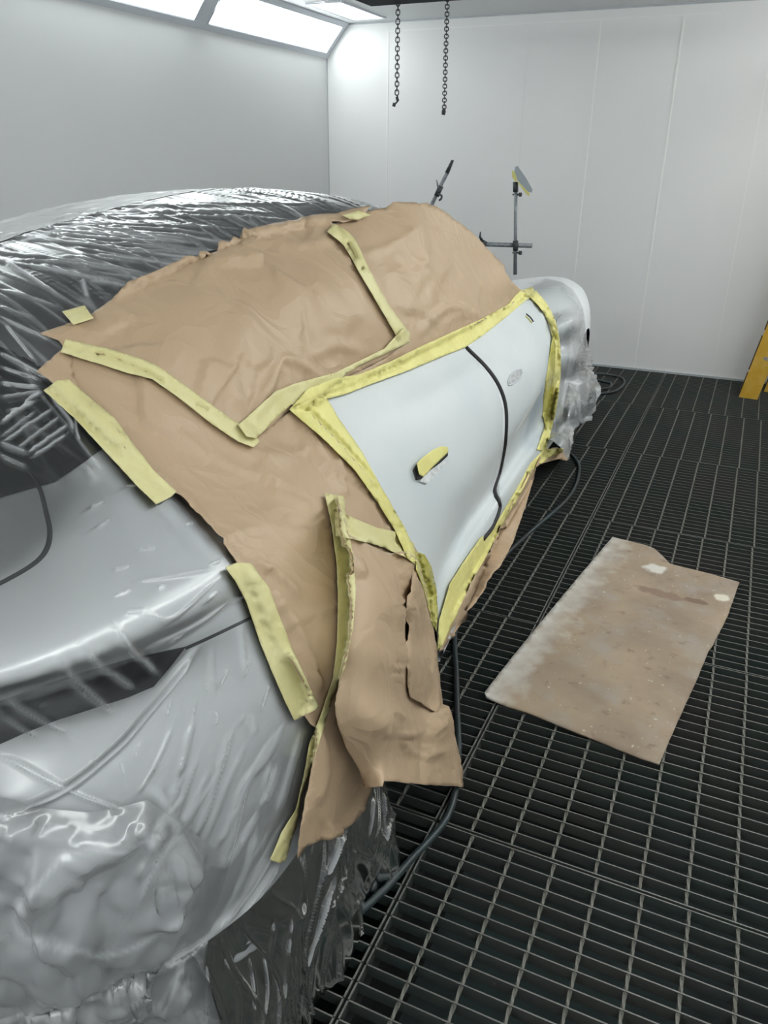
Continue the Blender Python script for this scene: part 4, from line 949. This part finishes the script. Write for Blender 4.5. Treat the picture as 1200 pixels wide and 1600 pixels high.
# ================================================================== LADDER (leaning against the right wall, only its foot shows)
def ladder():
    f1 = Vector((.135, 5.90, 0)); e = empty('ladder', f1, 'yellow paint-spattered ladder foot at the right edge, standing on the grating by the wall', 'ladder')
    lean = Vector((.17, .02, 1)).normalized(); side = Vector((.28, .96, 0)).normalized(); side = (side - lean * side.dot(lean)).normalized(); nrm = side.cross(lean)
    L = 2.25
    fw = Vector((1, 0, 0))
    def rail(base):
        mb = MB(); v = []
        w_, t = .060, .012
        ax = (Vector((1, -.15, 0)) - lean * Vector((1, -.15, 0)).dot(lean)).normalized(); ay = lean.cross(ax)
        prof = [(-w_, 0), (w_, 0), (w_, .03), (w_ - .006, .03), (w_ - .006, .006), (-w_ + .006, .006), (-w_ + .006, .03), (-w_, .03)]
        for z in (0, L):
            for a, b in prof:
                p = base + ax * a + ay * b; p = p + lean * ((z * 1.0 - (p - base).z) / lean.z if z == 0 else z); v.append(p)
        n = len(prof); f = [(i, (i + 1) % n, n + (i + 1) % n, n + i) for i in range(n)] + [tuple(range(n - 1, -1, -1)), tuple(range(n, 2 * n))]
        mb.add(v, f); rl = mb.build('rail', M['yellow'], e, smooth=False)
        m2 = MB(); 
        for z0, z1 in ((.04, .17), (.19, .43), (.47, 1.2)):
            p0, p1 = base + lean * z0 - ax * (w_ + .003) + ay * .012, base + lean * z1 - ax * (w_ + .003) + ay * .012
            m2.tube([p0, p1], .009, 4)
        m2.build('rail_edge', M['ladderdark'], rl, smooth=False)
        m4 = MB(); m4.tube([base + lean * .0 + ax * .0, base + lean * .02], .03, 4); 
        return rl
    r1 = rail(f1 + ray(0, 0) * 0)
    r2 = rail(f1 + Vector((.16, .24, 0)))
    top = f1 + lean * 2.2
    for dy in (0, .24):
        mb = MB(); mb.tube([Vector((.95, 5.95 + dy, .02)), top + Vector((.03, .02 + dy, -.03))], .02, 4); mb.build('rear_rail', M['yellow'], e, smooth=False)
    mb = MB(); mb.box((top.x - .07, top.y - .05, top.z), (top.x + .12, top.y + .32, top.z + .04)); mb.build('ladder_top', M['yellow'], e, smooth=False)
    for k in range(6):
        z = .28 + .32 * k
        a = f1 + lean * z; b = f1 + Vector((.16, .24, 0)) + lean * z
        mb = MB(); d = (b - a).normalized(); up = Vector((0, 0, 1)); q = d.cross(up).normalized()
        mb.add([a + q * .03, a - q * .03, b - q * .03, b + q * .03] + [x + up * .02 for x in (a + q * .03, a - q * .03, b - q * .03, b + q * .03)], [(0, 3, 2, 1), (4, 5, 6, 7), (0, 1, 5, 4), (1, 2, 6, 5), (2, 3, 7, 6), (3, 0, 4, 7)])
        mb.build('step', M['lstep'], e, smooth=False)
ladder()

# ================================================================== CHAINS AND THE OVERHEAD UNIT
FYY = 4.8
zf = at(580, 10, 1, FYY).z
e = empty('overhead_rack', (-1.6, 4.5, ZC), 'dark steel frame under the ceiling that the two chains hang from', 'rack')
mb = MB(); x0 = at(580, 10, 1, FYY).x; x1 = .30
mb.box((x0, FYY - .5, zf), (x1, FYY, zf + .05)); mb.build('tray', M['dark'], e, smooth=False)
for x in (x0 + .2, -1.1, 0.0):
    mb = MB(); mb.tube([(x, FYY - .25, zf + .05), (x, FYY - .25, ZC)], .012, 8); mb.build('hanger', M['dark'], e)
def chain(px0, px1, links, hook, label):
    a = at(*px0, 1, FYY + .015); b = at(*px1, 1, FYY + .015); a.z = zf + .02; a.y = b.y = FYY + .015
    e = empty('hanging_chain', a, label, 'chain', None)
    n = links; d = (b - a) / n; Lk = d.length * 1.32; wd = .011
    for i in range(n):
        c = a + d * (i + .5); ang = (i % 2) * pi / 2 + .35; ax = Vector((cos(ang), sin(ang), 0)); dz = d.normalized()
        pts = []
        for k in range(16):
            t = 2 * pi * k / 16
            pts.append(c + ax * (wd * cos(t)) + dz * (sin(t) * wd + (Lk / 2 - wd) * (1 if sin(t) >= 0 else -1)))
        mb = MB(); mb.tube(pts, .0032, 6, closed=True); mb.build('chain_link', M['chain'], e)
    mb = MB()
    if hook:
        mb.tube(spline([b, b + Vector((.006, 0, -.02)), b + Vector((.004, 0, -.036)), b + Vector((-.014, 0, -.05))], 4), [.005] * 13, 8)
        mb.tube([b + Vector((-.014, 0, -.044)), b + Vector((-.02, 0, -.062))], .010, 10); mb.tube([b + Vector((.0, 0, -.012)), b + Vector((.008, 0, -.034))], .009, 8)
    else:
        mb.tube([b + Vector((0, 0, .005)), b + Vector((-.002, 0, -.012)), b + Vector((-.004, 0, -.032))], [.004, .013, .010], 10)
    mb.build('chain_end', M['chain'], e)
chain((622, 0), (620, 148), 21, True, 'left of the two hanging steel chains, with a hooked end')
chain((699, 0), (694, 170), 31, False, 'right of the two hanging steel chains, longer, with a round end')

# ================================================================== PANEL STAND BEHIND THE CAR
def stand():
    Y = 5.6
    W = lambda x, y, dy=0: at(x, y, 1, Y + dy)
    hub = W(648, 378); base = Vector((hub.x, Y, 0))
    e = empty('panel_stand', base, 'grey steel panel stand with clamped arms rising behind the car bonnet', 'stand')
    mb = MB(); mb.tube([base + Vector((0, 0, .02)), hub], .016, 12); mb.build('post', M['steel'], e)
    mb = MB(); mb.tube([base + Vector((-.35, 0, .02)), base + Vector((.35, 0, .02))], .018, 10); mb.build('foot', M['steel'], e)
    mb = MB(); mb.tube([base + Vector((0, -.3, .02)), base + Vector((0, .35, .02))], .018, 10); mb.build('foot', M['steel'], e)
    mb = MB(); mb.tube([hub, W(831, 384)], .0155, 12); mb.build('cross_tube', M['steel'], e)
    mb = MB(); mb.tube([W(806, 285, -.03), W(805.5, 345, -.03), W(805, 429, -.03)], [.0125, .011, .013], 12); arm = mb.build('upright_tube', M['steel'], e)
    mb = MB()
    for yy, ys in ((292, 304), (384, 395)):
        mb = MB(); mb.tube([W(805.5, yy + 8, -.03), W(805.5, yy - 8, -.03)], .018, 12); mb.build('clamp', M['steeld'], arm)
        mb = MB(); mb.tube([W(801, ys, -.03), W(810, ys, -.03), W(811, ys, -.03), W(815, ys, -.03)], [.006, .006, .013, .013], 10); mb.build('clamp_screw', M['steeld'], arm)
    mb = MB(); mb.tube([W(753, 376, -.02), W(750, 370, -.03), W(750.5, 362, -.03)], [.012, .008, .003], 8); mb.tube([W(751, 377, -.01), W(760, 382, -.01)], .018, 10)
    mb.build('hook', M['steeld'], e)
    top, bot = W(708, 250), W(655, 356)
    mb = MB(); mb.tube([top, W(700, 268), W(690, 287), W(675, 319), bot, hub], [.007, .013, .013, .014, .014, .012], 10); a2 = mb.build('slanted_tube', M['steel'], e)
    mb = MB(); mb.tube([W(707, 251, -.01), W(698, 270, -.01)], [.010, .014], 8); mb.build('tube_end', M['steeld'], a2)
    mb = MB(); mb.tube([W(689, 291, 0), W(682, 306, 0)], .019, 10); mb.build('clamp', M['steeld'], a2)
    mb = MB(); mb.tube([W(682, 281, -.02), W(685, 295, -.02)], [.004, .009], 8); mb.build('clamp_lever', M['steel'], a2)
    mb = MB(); mb.tube(spline([W(685, 303, -.02), W(690, 306, -.03), W(689, 311, -.03), W(686, 313, -.03)], 4), .007, 8)
    mb.build('clamp_handle', M['steeld'], a2)
    # small primed trim part held on top of the upright tube
    def trimpoly(px, th, name, m, parent=None, dy=-.045):
        v = [W(x, y, dy) for x, y in px] + [W(x, y, dy - th) for x, y in px]; n = len(px)
        f = [tuple(range(n)), tuple(range(2 * n - 1, n - 1, -1))] + [(i, n + i, n + (i + 1) % n, (i + 1) % n) for i in range(n)]
        return link(name, v, f, m, parent, smooth=False, origin=sum(v, Vector()) / len(v))
    t = trimpoly([(805, 261), (809, 259), (812, 264), (822, 278), (832, 296), (831, 301), (826, 300), (815, 289), (806, 279), (803, 270)], .03, 'trim_part', M['trim'])
    tag(t, 'small grey primed trim part with yellow tape, clamped on top of the upright tube', 'car part')
    trimpoly([(800, 266), (804, 268), (808, 279), (806, 285), (800, 277)], .04, 'tape_piece', M['tape2'], t, -.04)
    trimpoly([(807, 282), (815, 287), (822, 293), (828, 303), (826, 307), (822, 303), (812, 290)], .034, 'tape_piece', M['tape2'], t, -.04)
stand()
